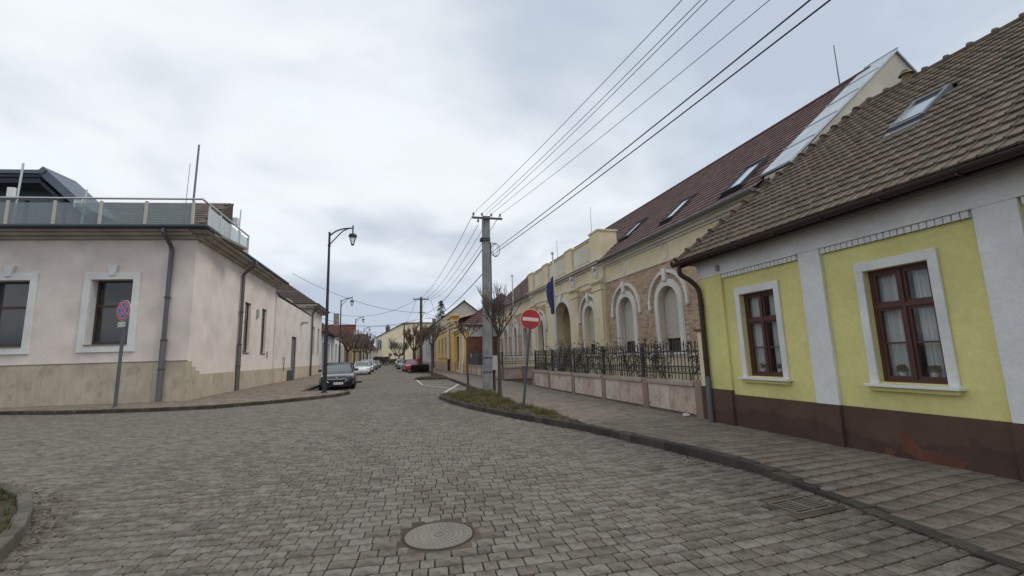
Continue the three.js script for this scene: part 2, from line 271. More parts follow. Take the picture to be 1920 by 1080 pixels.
// grass: uncountable
function grassTuft(seed) { const r = rng(seed), t = []; for (let k = 0; k < 9; k++) { const a = r() * 6.283, d = .03 * r(), l = .035 + .06 * r(), lean = .7 * r(), w = .004; const bx = Math.cos(a) * d, bz = Math.sin(a) * d, ca = Math.cos(a), sa = Math.sin(a), tx = bx + ca * l * lean, tz = bz + sa * l * lean; t.push([bx - sa * w, 0, bz + ca * w], [bx + sa * w, 0, bz - ca * w], [tx, l, tz]); } const g = tri(t); g.setAttribute('uv', new THREE.Float32BufferAttribute(new Float32Array(t.length * 2), 2)); return g; }
function grass(name, label, poly, y, n, seed, pal, drop) {
  const r = rng(seed), xs = poly.map(p => p[0]), zs = poly.map(p => p[1]), x0 = Math.min(...xs), x1 = Math.max(...xs), z0 = Math.min(...zs), z1 = Math.max(...zs), ms = [];
  for (let k = 0; k < n; k++) { const x = x0 + r() * (x1 - x0), z = z0 + r() * (z1 - z0); if (!inPoly(x, z, poly) || (drop && drop(x, z))) continue; if (fbm(x * 1.6, z * 1.6, 0, 4, seed) < .54 && r() < .86) continue; ms.push(M4().compose(V(x, y, z), new THREE.Quaternion().setFromEuler(new THREE.Euler(0, r() * 6.28, 0)), V(1, 1, 1).multiplyScalar(.5 + r() * r() * 1.5))); }
  const im = finish(new THREE.InstancedMesh(grassTuft(seed), mat(L(1, 1, 1), { roughness: .9, side: THREE.DoubleSide }), ms.length)); im.name = numbered(name);
  ms.forEach((m, i) => { im.setMatrixAt(i, m); im.setColorAt(i, pal[Math.floor(r() * pal.length)]); });
  im.userData = { label, category: 'grass', kind: 'stuff' }; scene.add(im);
}
const gp = [C(96, 102, 54), C(84, 92, 46), C(118, 112, 68), C(132, 120, 80), C(76, 82, 40), C(102, 90, 58), C(90, 78, 54)];
grass('grass', 'short patchy winter grass on the strip under the bare trees', verge, .13, 11500, 61, gp);
grass('grass', 'grass tufts on the little tree island beside the parking bays', isle2, .13, 3500, 63, gp);
grass('grass', 'dark green grass on the rounded corner island', islePoly, .09, 16000, 65, [C(66, 84, 36), C(58, 74, 32), C(84, 92, 44), C(96, 90, 54)], (x, z) => x < -7.5 || z > -3);
{ // dead leaves swept against the corner kerb and the right-hand gutter
  const leaf = tri([[-.5, 0, 0], [0, .12, .3], [0, .02, -.3], [0, .12, .3], [.5, .05, 0], [0, .02, -.3]]); leaf.setAttribute('uv', new THREE.Float32BufferAttribute(new Float32Array(12), 2));
  const r = rng(71);
  const spread = (name, label, line, n, w, off, y) => {
    const im = finish(new THREE.InstancedMesh(leaf, mat(L(1, 1, 1), { side: THREE.DoubleSide }), n)); im.name = numbered(name); const pal = [C(76, 58, 44), C(64, 50, 38), C(92, 74, 56), C(54, 44, 34), C(104, 90, 70)];
    for (let i = 0; i < n; i++) { const t = r() * (line.length - 1), k = Math.floor(t), f = t - k, a = line[k], b = line[k + 1] ?? a, g = Math.abs(r() + r() - 1) * w, dx = b[0] - a[0], dz = b[1] - a[1], l = Math.hypot(dx, dz) || 1; const x = a[0] + dx * f + off * dz / l * (.06 + g) , z = a[1] + dz * f - off * dx / l * (.06 + g); im.setMatrixAt(i, M4().compose(V(x, y + r() * .012, z), new THREE.Quaternion().setFromEuler(new THREE.Euler((r() - .5) * .8, r() * 6.28, (r() - .5) * .8)), V(1, 1, 1).multiplyScalar(.016 + r() * .03))); im.setColorAt(i, pal[Math.floor(r() * 5)]); }
    im.userData = { label, category: 'leaves', kind: 'stuff' }; scene.add(im);
  };
  spread('leaf_litter', 'brown dead leaves drifted along the rounded corner kerb', isleArc.slice(1, 8), 620, .42, -1, .008);
  spread('leaf_litter', 'thin line of dead leaves along the pavement kerb by the drain', kerbR.slice(1, 9), 260, .16, 1, .008);
}
// painted parking marks on the setts
{ const line = (x0, z0, x1, z1, w) => { const dx = x1 - x0, dz = z1 - z0, l = Math.hypot(dx, dz), nx = -dz / l * w / 2, nz = dx / l * w / 2; return sheet([[x0 + nx, z0 + nz], [x1 + nx, z1 + nz], [x1 - nx, z1 - nz], [x0 - nx, z0 - nz]], .012); };
  structure('parking_marking', [line(1.95, -19.1, 3.75, -26.2, .16), line(1.75, -27.2, 3.75, -20.2, .1), line(1.75, -27.3, 3.7, -26.3, .1), line(1.9, -43, 4, -43.1, .1), line(1.75, -27.2, 1.75, -33.6, .1)], mat(C(205, 202, 194), { map: W1 }));
}

// ---------------------------------------------------------------- yellow house (right foreground)
const bandDark = mat(C(58, 40, 36), { map: P15, roughness: .6 });
{
  const X = 6.33, F = FRZ(X), t = thing('yellow_house', 'yellow house with white trim, brown plinth and mossy tiled roof', 'house', [X, H0, -4.5]);
  const mYel = plaster(L(.79, .735, .30)), mWhite = plaster(L(.80, .81, .80), { map: at(tPlaster, 1.9) }), mBrown = mat(C(104, 80, 70), { map: at(tDamp, 3.7, 1), bumpMap: B4, bumpScale: .004, roughness: .88 });
  const z0 = -7.92, z1 = 2.2, wins = [-6.485, -4.19, -1.86];
  const WY0 = 1.06, WY1 = 2.56, hw = .39;
  const s = shp(rectPts(z0, z1, .05, 3.62)); wins.forEach(c => s.holes.push(hole(rectPts(c - hw, c + hw, WY0, WY1))));
  part(t, 'wall', ext(s, .4, -.4), mYel, { F });
  part(t, 'end_wall', box(z0, z0 + .35, .05, 3.6, -9.6, -.402), mYel, { F });
  // white frieze, pilasters, plinth
  part(t, 'frieze', [box(z0 - .03, z1, 3.03, 3.62, 0, .062), box(z0 - .035, z1, 3.30, 3.34, .062, .075)], mWhite, { F });
  for (const [a, b] of [[-5.52, -5.15], [-3.28, -2.9], [-1.0, -.62]]) { part(t, 'pilaster', rbox(a, b, .70, 3.028, 0, .06, .006), mWhite, { F }); part(t, 'pilaster_base', rbox(a - .005, b + .005, .08, .695, .012, .085, .006), mBrown, { F }); }
  part(t, 'corner_pilaster', rbox(z0 - .02, -7.28, .775, 3.028, 0, .05, .006), mYel, { F });
  part(t, 'pilaster_base', rbox(z0 - .03, -7.27, .08, .77, .01, .078, .006), mBrown, { F });
  part(t, 'plinth', [box(-7.27, -5.525, .06, .70, 0, .03), box(-5.145, -3.285, .06, .70, 0, .03), box(-2.895, -1.005, .06, .70, 0, .03), box(-.615, z1, .06, .70, 0, .03)], mBrown, { F });
  { // brick showing where the plinth render has fallen away
    const r = rng(81), m = mat(C(112, 72, 56), { map: W1, bumpMap: B4, bumpScale: .01 });
    part(t, 'bare_brick', ext(shp([[-4.42, .44], [-4.33, .47], [-4.28, .36], [-4.2, .27], [-3.98, .26], [-3.82, .21], [-3.74, .2], [-3.78, .1], [-3.98, .09], [-4.16, .12], [-4.28, .15], [-4.4, .22]]), .006, .0301), m, { F, label: 'patch of bare red brick where the render has fallen off' });
    part(t, 'bare_brick', ext(shp([[-4.62, .2], [-4.55, .22], [-4.5, .16], [-4.55, .1], [-4.63, .12]]), .006, .0301), m, { F, label: 'small patch of bare red brick' });
  }
  // dentils, one block each
  { const g = []; for (const [a, b] of [[-7.26, -5.56], [-5.14, -3.31], [-2.88, -1.03]]) { const n = Math.round((b - a) / .083); for (let k = 0; k < n; k++) { const x = a + (k + .5) * (b - a) / n; part(t, 'dentil', box(x - .034, x + .034, 2.945, 3.027, 0, .05), mWhite, { F }); } part(t, 'dentil_bed', box(a, b, 2.945, 3.027, 0, .022), mWhite, { F }); part(t, 'dentil_cap', box(a - .02, b + .02, 3.028, 3.042, .063, .078), mWhite, { F }); } }
  part(t, 'wall_lamp', [rbox(-7.33, -7.27, 3.1, 3.2, .064, .12, .01), box(-7.32, -7.28, 3.2, 3.22, .064, .1)], metal(C(150, 152, 150)), { F });
  // windows
  const mWood = mat(C(84, 50, 42), { map: P15, roughness: .55 }), mCurt = new THREE.MeshPhysicalMaterial({ color: L(.82, .84, .83), roughness: 1, transmission: .35, thickness: 0, side: THREE.DoubleSide });
  const mRoom = plaster(C(190, 182, 168)), glass = new THREE.MeshPhysicalMaterial({ color: L(.9, .92, .92), roughness: .03, transmission: 1, thickness: 0, ior: 1.55 });
  wins.forEach((c, wi) => {
    const su = shp([[c - .5, 1.035], [c - hw, 1.035], [c - hw, WY1], [c + hw, WY1], [c + hw, 1.035], [c + .5, 1.035], [c + .5, 2.69], [c - .5, 2.69]]);
    part(t, 'window_surround', ext(su, .035, .0005, .006), mWhite, { F });
    part(t, 'window_sill', rbox(c - .54, c + .54, 1.0, 1.04, -.1, .12, .008), mWhite, { F });
    part(t, 'sill_moulding', rbox(c - .5, c + .5, .945, .998, .0005, .07, .01), mYel, { F });
    const zf = -.075, fw = .045, o = hw - .001, ym = 2.06;     // casing set back in the reveal
    const fr = [box(c - o, c - o + fw, WY0, WY1, zf - .06, zf), box(c + o - fw, c + o, WY0, WY1, zf - .06, zf), box(c - o + fw, c + o - fw, WY1 - fw, WY1, zf - .06, zf), box(c - o + fw, c + o - fw, WY0, WY0 + fw, zf - .06, zf), box(c - o + fw, c + o - fw, ym - .025, ym + .025, zf - .06, zf + .012), rbox(c - .022, c + .022, WY0 + fw, WY1 - fw, zf - .058, zf + .016, .006)];
    const w = part(t, 'window', fr, mWood, { F });
    for (const sd of [-1, 1]) {
      const a = sd < 0 ? c - o + fw : c + .023, b = sd < 0 ? c - .023 : c + o - fw;
      for (const [y0, y1, bar] of [[ym + .026, WY1 - fw, 0], [WY0 + fw, ym - .026, 1]]) {
        const k = .034, sash = [box(a, a + k, y0, y1, zf - .05, zf - .008), box(b - k, b, y0, y1, zf - .05, zf - .008), box(a + k, b - k, y0, y0 + k, zf - .05, zf - .008), box(a + k, b - k, y1 - k, y1, zf - .05, zf - .008)];
        const ym2 = (y0 + y1) / 2; if (bar) sash.push(box(a + k, b - k, ym2 - .011, ym2 + .011, zf - .045, zf - .012));
        part(w, 'sash', sash, mWood, { F });
        for (const [p0, p1] of bar ? [[y0 + k, ym2 - .011], [ym2 + .011, y1 - k]] : [[y0 + k, y1 - k]]) part(w, 'pane', quad(V(a + k, p0, zf - .03), V(b - k, p0, zf - .03), V(b - k, p1, zf - .03), V(a + k, p1, zf - .03)), glass, { F });
      }
      // lace curtain drawn to each side
      const pts = [], n = 26, xa = sd < 0 ? c - .37 : c + .06, xb = sd < 0 ? c - .1 : c + .33;
      for (let i = 0; i < n; i++) { const x = u => xa + (xb - xa) * u / n, zz = u => -.2 - .018 * Math.sin(u * 1.35 + wi) - .01 * Math.sin(u * .6); pts.push([x(i), 1.1, zz(i)], [x(i + 1), 1.1, zz(i + 1)], [x(i + 1), 2.55, zz(i + 1)], [x(i), 1.1, zz(i)], [x(i + 1), 2.55, zz(i + 1)], [x(i), 2.55, zz(i)]); }
      part(w, 'curtain', tri(pts), mCurt, { F });
    }
    part(t, 'room_lining', [box(c - 1.1, c + 1.1, .3, .34, -2.4, -.41), box(c - 1.1, c + 1.1, 2.9, 2.95, -2.4, -.41), box(c - 1.1, c - 1.06, .34, 2.9, -2.4, -.41), box(c + 1.06, c + 1.1, .34, 2.9, -2.4, -.41), box(c - 1.1, c + 1.1, .34, 2.9, -2.44, -2.402)], mRoom, { F });
    { const r = rng(90 + wi); for (const dx of [-.2, .16]) { const px = c + dx; const pot = part(w, 'flower_pot', new THREE.CylinderGeometry(.045, .034, .075, 10).translate(px, 1.105 + .04, -.165), mat(C(196, 190, 180)), { F }); const lv = []; for (let k = 0; k < 26; k++) { const a = r() * 6.28, d = r() * .07, y = 1.19 + r() * .07, s = .02 + r() * .015; const x = px + Math.cos(a) * d, z = -.165 + Math.sin(a) * d * .4; lv.push([x - s, y, z], [x + s, y + s * .6, z + s * .3], [x, y + s * 1.3, z]); } part(w, 'potted_flower', tri(lv), mat(C(92, 84, 60), { side: THREE.DoubleSide }), { F }); } }
  });
  // roof
  const th = 39 * Math.PI / 180, ct = Math.cos(th), st = Math.sin(th), eZ = .38, eY = 3.42, RL = 5.5, zR = 3.2;
  const onRoof = (x, s, off = 0) => V(x, eY + s * st + off * ct, eZ - s * ct + off * st);
  const hipX = s => -8.12 + .25 * s;
  const mUnder = mat(C(126, 112, 98), { map: TT }), mHip = mat(C(112, 92, 80), { map: TT, bumpMap: B4, bumpScale: .006 });
  const rdg = RL * ct, ry = eY + RL * st;
  part(t, 'roof', [slab(onRoof(hipX(0), 0, -.03), onRoof(zR, 0, -.03), onRoof(zR, RL, -.03), onRoof(hipX(RL), RL, -.03), .05),
    slab(V(hipX(RL), ry - .03, eZ - rdg), V(zR, ry - .03, eZ - rdg), V(zR, eY, eZ - 2 * rdg), V(hipX(0), eY, eZ - 2 * rdg), .05)].map(g => g), mUnder, { F });
  part(t, 'roof_end', slab(V(hipX(0) - .0, eY - .05, eZ - 2 * rdg), V(hipX(0), eY - .05, eZ), V(hipX(RL), ry - .06, eZ - rdg + .01), V(hipX(RL), ry - .06, eZ - rdg - .01), .04), mUnder, { F });
  part(t, 'soffit', [box(z0 - .12, zR, 3.36, 3.385, -.1, .36)], plaster(C(150, 146, 138)), { F });
  const sk = { x0: -4.84, x1: -4.44, s0: 2.45, s1: 3.28 };
  { // plain clay tiles with a raised side rib, each laid on the one below
    const g = mergeGeometries([box(-.5, .5, 0, .62, 0, 1), box(-.5, -.38, .62, 1, 0, .995)].map(k => k.toNonIndexed())); planarUV(g);
    const r = rng(101), items = [], row = .245, w = .155, rows = Math.ceil(RL / row), tilt = .115, X1 = V(1, 0, 0);
    const c2 = Math.cos(th - tilt), s2 = Math.sin(th - tilt);
    for (let k = 0; k < rows; k++) for (let x = hipX((k + .6) * row) + w * .5 + (k % 2 ? w * .5 : 0); x < zR - .1; x += w) {
      const sTop = Math.min((k + 1) * row + .05, RL), sBot = k * row;
      if (x > sk.x0 - .1 && x < sk.x1 + .1 && sTop > sk.s0 && sBot < sk.s1 - .02) continue;
      const y = (r() - .5) * .03, ti = tilt + (r() - .5) * .018, cc = Math.cos(th - ti), ss = Math.sin(th - ti);
      const slip = r() < .03 ? r() * .05 : 0, p = onRoof(x + (r() - .5) * .008, sTop - slip, .012 + r() * .004 + (slip ? .006 : 0)), m = M4().makeBasis(X1.clone().multiplyScalar(w - .006), V(0, cc, ss).multiplyScalar(.036), V(0, -ss, cc).multiplyScalar(sTop - sBot + (r() - .5) * .012)).setPosition(p);
      const moss = fbm(x * 1.1 + 40, k * .22, 0, 4, 301);
      items.push({ c: pick(r, moss > .55 ? [1, 2, 2, 3, 3, 1, 1] : [3, 3, 2, 2, 1, 1.2, 1]), m: F.clone().multiply(m) });
    }
    pieces(t, 'roof_tile', g, items, [C(146, 132, 120), C(139, 125, 113), C(132, 118, 106), C(131, 121, 106), C(124, 112, 99), C(143, 123, 110), C(118, 104, 95)], { map: TT, bumpMap: B4, bumpScale: .004, roughness: .92 });
  }
  // half-round hip and ridge tiles, each with a collar
  const capTile = (a, b, r) => { const d = b.clone().sub(a).normalize(), g = [cyl(a, b, r, r * .86, 10), cyl(a.clone().addScaledVector(d, -.012), a.clone().addScaledVector(d, .04), r * 1.55, r * 1.3, 10)]; return g; };
  const nH = 17; for (let k = 0; k < nH; k++) { const s0 = k * RL / nH, s1 = (k + 1) * RL / nH + .03; part(t, 'hip_tile', capTile(onRoof(hipX(s0) + .03, s0, .035), onRoof(hipX(s1) + .03, s1, .05), .082), mHip, { F }); }
  for (let x = hipX(RL) + .05; x < zR - .3; x += .36) part(t, 'ridge_tile', capTile(V(x, ry + .0, eZ - rdg), V(x + .38, ry + .015, eZ - rdg), .09), mHip, { F });
  { // clay vent on the ridge by the hip
    const q = V(hipX(RL) + .85, ry - .02, eZ - rdg + .1); part(t, 'roof_vent', [new THREE.CylinderGeometry(.085, .095, .28, 12, 1, true).translate(q.x, q.y, q.z), new THREE.CylinderGeometry(.09, .135, .05, 12).translate(q.x, q.y + .17, q.z), new THREE.SphereGeometry(.09, 12, 6, 0, 6.283, 0, 1.57).translate(q.x, q.y + .19, q.z)], mat(C(150, 132, 114), { map: TT }), { F });
  }
  { // roof window
    const f = metal(C(112, 118, 124)), P = (x, s, o) => onRoof(x, s, o), bar = (xa, xb, sa, sb, o0, o1) => { const g = slab(P(xa, sa, o1), P(xb, sa, o1), P(xb, sb, o1), P(xa, sb, o1), o1 - o0); return g; };
    const w = part(t, 'roof_window', [bar(sk.x0 - .06, sk.x0, sk.s0 - .06, sk.s1 + .06, -.02, .11), bar(sk.x1, sk.x1 + .06, sk.s0 - .06, sk.s1 + .06, -.02, .11), bar(sk.x0, sk.x1, sk.s1, sk.s1 + .06, -.02, .11), bar(sk.x0, sk.x1, sk.s0 - .06, sk.s0, -.02, .1)], f, { F });
    part(w, 'pane', bar(sk.x0, sk.x1, sk.s0 + .16, sk.s1, .05, .075), new THREE.MeshPhysicalMaterial({ color: L(.42, .47, .50), roughness: .05, metalness: .75 }), { F });
    part(w, 'sash', bar(sk.x0, sk.x1, sk.s0, sk.s0 + .158, .04, .07), mat(C(44, 48, 54)), { F });
    part(w, 'flashing', bar(sk.x0 - .1, sk.x1 + .1, sk.s0 - .2, sk.s0 - .061, .03, .05), metal(C(150, 156, 162)), { F });
  }
  // gutter and downpipe
  const gut = []; { const n = 9, R = .075, pr = []; for (let i = 0; i <= n; i++) { const a = Math.PI + Math.PI * i / n; pr.push([Math.cos(a) * R, Math.sin(a) * R]); } for (let i = n; i >= 0; i--) { const a = Math.PI + Math.PI * i / n; pr.push([Math.cos(a) * (R - .006), Math.sin(a) * (R - .006)]); } const e = ext(shp(pr), zR - (z0 - .3), 0); e.rotateY(Math.PI / 2); gut.push(e.translate(z0 - .3, eY - .005, eZ + .055)); gut.push(new THREE.CylinderGeometry(R, R, .006, 12, 1, false, 0, Math.PI).rotateZ(Math.PI / 2).rotateX(Math.PI / 2).translate(z0 - .3, eY - .005, eZ + .055)); }
  const gm = part(t, 'gutter', gut, bandDark, { F });
  part(t, 'fascia', box(z0 - .25, zR, 3.3, 3.42, eZ - .04, eZ - .015), bandDark, { F });
  for (let x = z0; x < zR - .1; x += .8) part(gm, 'gutter_bracket', box(x, x + .02, eY - .095, eY - .075, eZ - .03, eZ + .13), bandDark, { F });
  part(t, 'downpipe', [tube([V(z0 - .1, eY - .08, eZ + .05), V(z0 - .1, eY - .25, eZ + .05), V(z0 - .02, 3.02, .27), V(z0 + .05, 2.84, .14), V(z0 + .07, 2.6, .115)], .05, 10, 30), cyl(V(z0 + .07, 2.62, .115), V(z0 + .07, 1.0, .115), .05, .05, 12)], bandDark, { F });
  part(t, 'downpipe_foot', [cyl(V(z0 + .07, 1.02, .115), V(z0 + .07, .13, .115), .056, .058, 12), cyl(V(z0 + .07, .56, .115), V(z0 + .07, .52, .115), .064, .064, 12)], metal(C(104, 110, 116)), { F, label: 'bare grey zinc lower length of the brown downpipe' });
  for (const y of [1.35, 2.45]) part(t, 'pipe_clip', [cyl(V(z0 + .07, y, .115), V(z0 + .07, y + .035, .115), .056, .056, 12), box(z0 + .06, z0 + .08, y, y + .03, -.02, .07)], bandDark, { F });
}
console.log('yellow house');

// ---------------------------------------------------------------- school with arched windows
const mZinc = metal(C(128, 134, 138), { roughness: .5 });
{
  const X = 9.5, F = FRZ(X, -.086).multiply(M4().makeScale(1.0556, 1.0556, 1.0556)), t = thing('school_building', 'long cream and pink-brick school with arched windows and red-brown roof', 'building', [X, H0, -24]);
  const cream = plaster(L(.80, .70, .47)), trim = plaster(L(.72, .70, .62)), white = plaster(L(.78, .76, .70)), mortar = plaster(L(.70, .60, .50));
  const zE = -7.9, zW = -41.5, zN = -17.35, zF = -27.85, pav = .14;
  const wNear = [-10.15, -12.95, -15.75], wFar = [-29.6, -32.4, -35.2, -38.0], wPav = [-18.85, -25.9], door = -22.25;
  const hw = .56, y0 = 1.5, ys = 3.18;
  const wall = (a, b, wins, z, arch) => { const s = shp(rectPts(a, b, .05, 5.62)); wins.forEach(c => s.holes.push(hole(archPts(c, hw, y0, ys)))); if (arch) s.holes.push(hole(archPts(door, 1.18, .06, 3.16, 18))); return ext(s, .45, z - .45); };
  part(t, 'wing_wall', wall(zN, zE, wNear, 0), mortar, { F });
  part(t, 'wing_wall', wall(zW, zF, wFar, 0), mortar, { F });
  part(t, 'pavilion_wall', wall(zF, zN, wPav, pav, true), cream, { F });
  part(t, 'rear_wall', [box(zW, zE, .05, 5.6, -8.2, -7.9), box(zW, zW + .4, .05, 5.6, -7.9, -.46), box(zE - .02, zE + .1, .05, 5.29, -7.9, -.02)], cream, { F });
  // plinth, string course, frieze, cornice
  const band = (a, b, z, name, y0_, y1_, d, m, cut = []) => { let x = a; for (const [c0, c1] of [...cut, [b, b]]) { if (c0 - x > .02) part(t, name, box(x, c0, y0_, y1_, z, z + d), m, { F }); x = c1; } };
  for (const [a, b, z] of [[zN, zE, 0], [zW, zF, 0]]) {
    band(a, b, z, 'base_band', .06, 1.36, .035, cream); band(a, b, z, 'string_course', 1.361, 1.48, .07, white);
    band(a, b, z, 'frieze', 4.62, 5.22, .03, cream); band(a, b, z, 'frieze_moulding', 4.56, 4.62, .055, trim);
    part(t, 'cornice', [box(a, b, 5.221, 5.30, z, z + .08), box(a, b, 5.301, 5.40, z, z + .16), box(a, b, 5.401, 5.47, z, z + .26)], trim, { F });
  }
  band(zF, zN, pav, 'base_band', .06, 1.36, .03, cream, [[door - 1.5, door + 1.5]]);
  band(zF, zN, pav, 'architrave', 4.78, 4.86, .05, trim);
  part(t, 'cornice', [box(zF - .05, zN + .05, 5.40, 5.48, pav, pav + .1), box(zF - .08, zN + .08, 5.481, 5.57, pav, pav + .2), box(zF - .1, zN + .1, 5.571, 5.63, pav - .3, pav + .28)], trim, { F });
  // bricks
  { const r = rng(121), items = [], bw = .252, bh = .0765;
    const lay = (a, b, z, wins) => { let k = 0; for (let y = 1.5; y < 4.55; y += bh, k++) for (let x = a - (k % 2 ? bw / 2 : 0); x < b; x += bw) {
      const xa = Math.max(x, a), xb = Math.min(x + bw, b); if (xb - xa < .06) continue; const c = (xa + xb) / 2, cy = y + bh / 2;
      if (wins.some(w => { const dx = Math.abs(c - w); return dx < hw + .24 && cy < ys || (dx * dx + (cy - ys) ** 2 < (hw + .24) ** 2); })) continue;
      items.push({ axis: 2, c: pick(r, [3, 3, 2, 2, 1.4, 1]), m: F.clone().multiply(M4().compose(V(c, cy, z + .006 + (r() - .5) * .005), new THREE.Quaternion(), V(xb - xa - .011, bh - .012, .03))) }); } };
    lay(zN + .02, zE, 0, wNear); lay(zW, zF - .02, 0, wFar); lay(-20.0, -18.32, pav, [wPav[0]]); lay(-26.78, -25.0, pav, [wPav[1]]);
    const g = new THREE.BoxGeometry(1, 1, 1); pieces(t, 'brick', g, items, [C(222, 196, 168), C(214, 187, 160), C(226, 203, 178), C(206, 175, 150), C(230, 209, 186), C(198, 166, 144)], { map: at(tStone, 1), roughness: .9 });
  }
  // arched windows
  const mSlat = mat(C(204, 198, 184), { roughness: .6 }), mWood = mat(C(74, 46, 36), { map: P15, roughness: .6 });
  const windowAt = (c, z, shut, hood = true) => {
    const ring = shp(archPts(c, hw + .2, y0, ys)); ring.holes.push(hole(archPts(c, hw + .001, y0 + .0, ys).map(([x, y]) => [x, Math.max(y, y0 + .0005)])));
    const w = part(t, 'window_surround', [ext(shp(archBand(c, hw, hw + .2, y0, ys)), .09, z - .01, .008), ext(shp(archBand(c, hw + .2, hw + .24, y0, ys)), .05, z)], white, { F });
    if (hood) { part(w, 'hood_mould', ext(shp(archBand(c, hw + .44, hw + .56, ys - .05, ys)), .11, z, .012), white, { F });
      part(w, 'keystone', ext(shp([[c - .09, ys + hw + .16], [c + .09, ys + hw + .16], [c + .12, ys + hw + .62], [c - .12, ys + hw + .62]]), .15, z, .012), white, { F });
      for (const sd of [-1, 1]) part(w, 'hood_stop', [new THREE.SphereGeometry(.085, 8, 6).scale(1, 1.3, 1).translate(c + sd * (hw + .5), ys - .12, z + .05)], white, { F }); }
    part(w, 'window_sill', rbox(c - hw - .24, c + hw + .24, 1.43, 1.505, z - .2, z + .12, .01), white, { F });
    const g = part(t, 'window', [box(c - hw, c - hw + .06, y0, ys, z - .32, z - .25), box(c + hw - .06, c + hw, y0, ys, z - .32, z - .25), box(c - .04, c + .04, y0, ys + hw, z - .32, z - .24), box(c - hw + .06, c + hw - .06, y0, y0 + .07, z - .32, z - .25), box(c - hw + .06, c + hw - .06, 2.72, 2.8, z - .32, z - .25), ext(shp(archBand(c, hw - .07, hw - .002, ys, ys)), .06, z - .31)], mWood, { F });
    part(g, 'pane', ext(shp(archPts(c, hw - .01, y0 + .02, ys)), .02, z - .3), glassReal, { F });
    if (shut) { const yb = 1.98, n = Math.round((ys + hw - yb) / .046); for (let k = 0; k < n; k++) { const y = yb + k * .046, h = .042, top = y + h, ex = top > ys ? Math.sqrt(Math.max(0, (hw - .03) ** 2 - (top - ys) ** 2)) : hw - .03; if (ex > .06) part(g, 'shutter_slat', slatGeo(c, ex, y, h, z - .2), mSlat, { F }); } }
  };
  wNear.forEach(c => windowAt(c, 0, true)); windowAt(wPav[0], pav, true); windowAt(wPav[1], pav, false); wFar.forEach((c, i) => windowAt(c, 0, i > 1));
  // round plaster rings on the frieze
  for (const [c, z] of [...wNear.map(c => [c, .03]), ...wFar.map(c => [c, .03]), [door, pav]]) part(t, 'plaster_ring', new THREE.TorusGeometry(.23, .032, 6, 24).scale(.92, 1.12, .6).translate(c, z === pav ? 5.12 : 4.93, z + .005), white, { F });
  // pilasters with capitals and scrolled brackets
  for (const [a, b] of [[-18.3, -17.42], [-20.92, -20.05], [-24.45, -23.58], [-27.7, -26.82]]) {
    part(t, 'pilaster', [rbox(a, b, 1.37, 4.3, pav, pav + .09, .01), box(a - .03, b + .03, .07, 1.369, pav + .031, pav + .12)], cream, { F });
    part(t, 'capital', [box(a - .04, b + .04, 4.301, 4.36, pav, pav + .13), box(a - .01, b + .01, 4.361, 4.6, pav, pav + .1), box(a - .05, b + .05, 4.601, 4.66, pav, pav + .15), box(a - .09, b + .09, 4.661, 4.775, pav, pav + .2)], cream, { F });
    const c = (a + b) / 2; part(t, 'bracket', [ext(shp([[0, 0], [.1, .02], [.12, .2], [.09, .32], [.2, .42], [.24, .52], [0, .52]]), .3, -.15, .01).rotateY(-Math.PI / 2).translate(c, 4.87, pav), new THREE.TorusGeometry(.06, .03, 6, 12).translate(c, 5.28, pav + .22), new THREE.TorusGeometry(.045, .025, 6, 12).translate(c - .1, 5.0, pav + .12), new THREE.TorusGeometry(.045, .025, 6, 12).translate(c + .1, 5.0, pav + .12), box(c - .3, c + .3, 4.861, 5.395, pav, pav + .03)], white, { F });
  }
  // entrance
  { const dw = part(t, 'entrance_surround', [ext(shp(archBand(door, 1.18, 1.36, .14, 3.16)), .1, pav - .01, .01), ext(shp(archBand(door, 1.36, 1.42, .14, 3.16)), .05, pav)], white, { F });
    part(dw, 'keystone', ext(shp([[door - .1, 4.3], [door + .1, 4.3], [door + .14, 4.74], [door - .14, 4.74]]), .16, pav, .012), white, { F });
    const zb = pav - 1.3; part(t, 'porch', [box(door - 1.6, door - 1.181, .1, 4.8, zb, pav - .452), box(door + 1.181, door + 1.6, .1, 4.8, zb, pav - .452), box(door - 1.6, door + 1.6, 4.4, 4.7, zb - .05, pav - .452), box(door - 1.18, door + 1.18, .06, .3, zb - .05, pav - .3)], plaster(L(.74, .60, .36)), { F });
    const dm = mat(C(58, 36, 30), { map: P15, roughness: .5 });
    const d = part(t, 'entrance_door', [box(door - 1.2, door - 1.0, .3, 4.4, zb, zb + .12), box(door + 1.0, door + 1.2, .3, 4.4, zb, zb + .12), box(door - 1.0, door + 1.0, 2.75, 2.95, zb, zb + .16), box(door - .02, door + .02, .3, 2.75, zb + .09, zb + .12), box(door - 1.0, door + 1.0, .3, 2.75, zb + .02, zb + .09), box(door - 1.2, door + 1.2, 2.96, 3.04, zb, zb + .22)], dm, { F });
    for (const sd of [-1, 1]) for (const [a, b] of [[.45, 1.1], [1.2, 1.75], [1.85, 2.6]]) part(d, 'door_panel', rbox(door + sd * .12, door + sd * .88, a, b, zb + .088, zb + .115, .01), dm, { F });
    part(d, 'fanlight', box(door - 1.0, door + 1.0, 2.951, 4.4, zb + .02, zb + .06), glassReal, { F });
    part(d, 'notice', box(door + .25, door + .8, 1.9, 2.5, zb + .116, zb + .122), mat(C(214, 214, 208)), { F, label: 'white notice on the dark door' });
  }
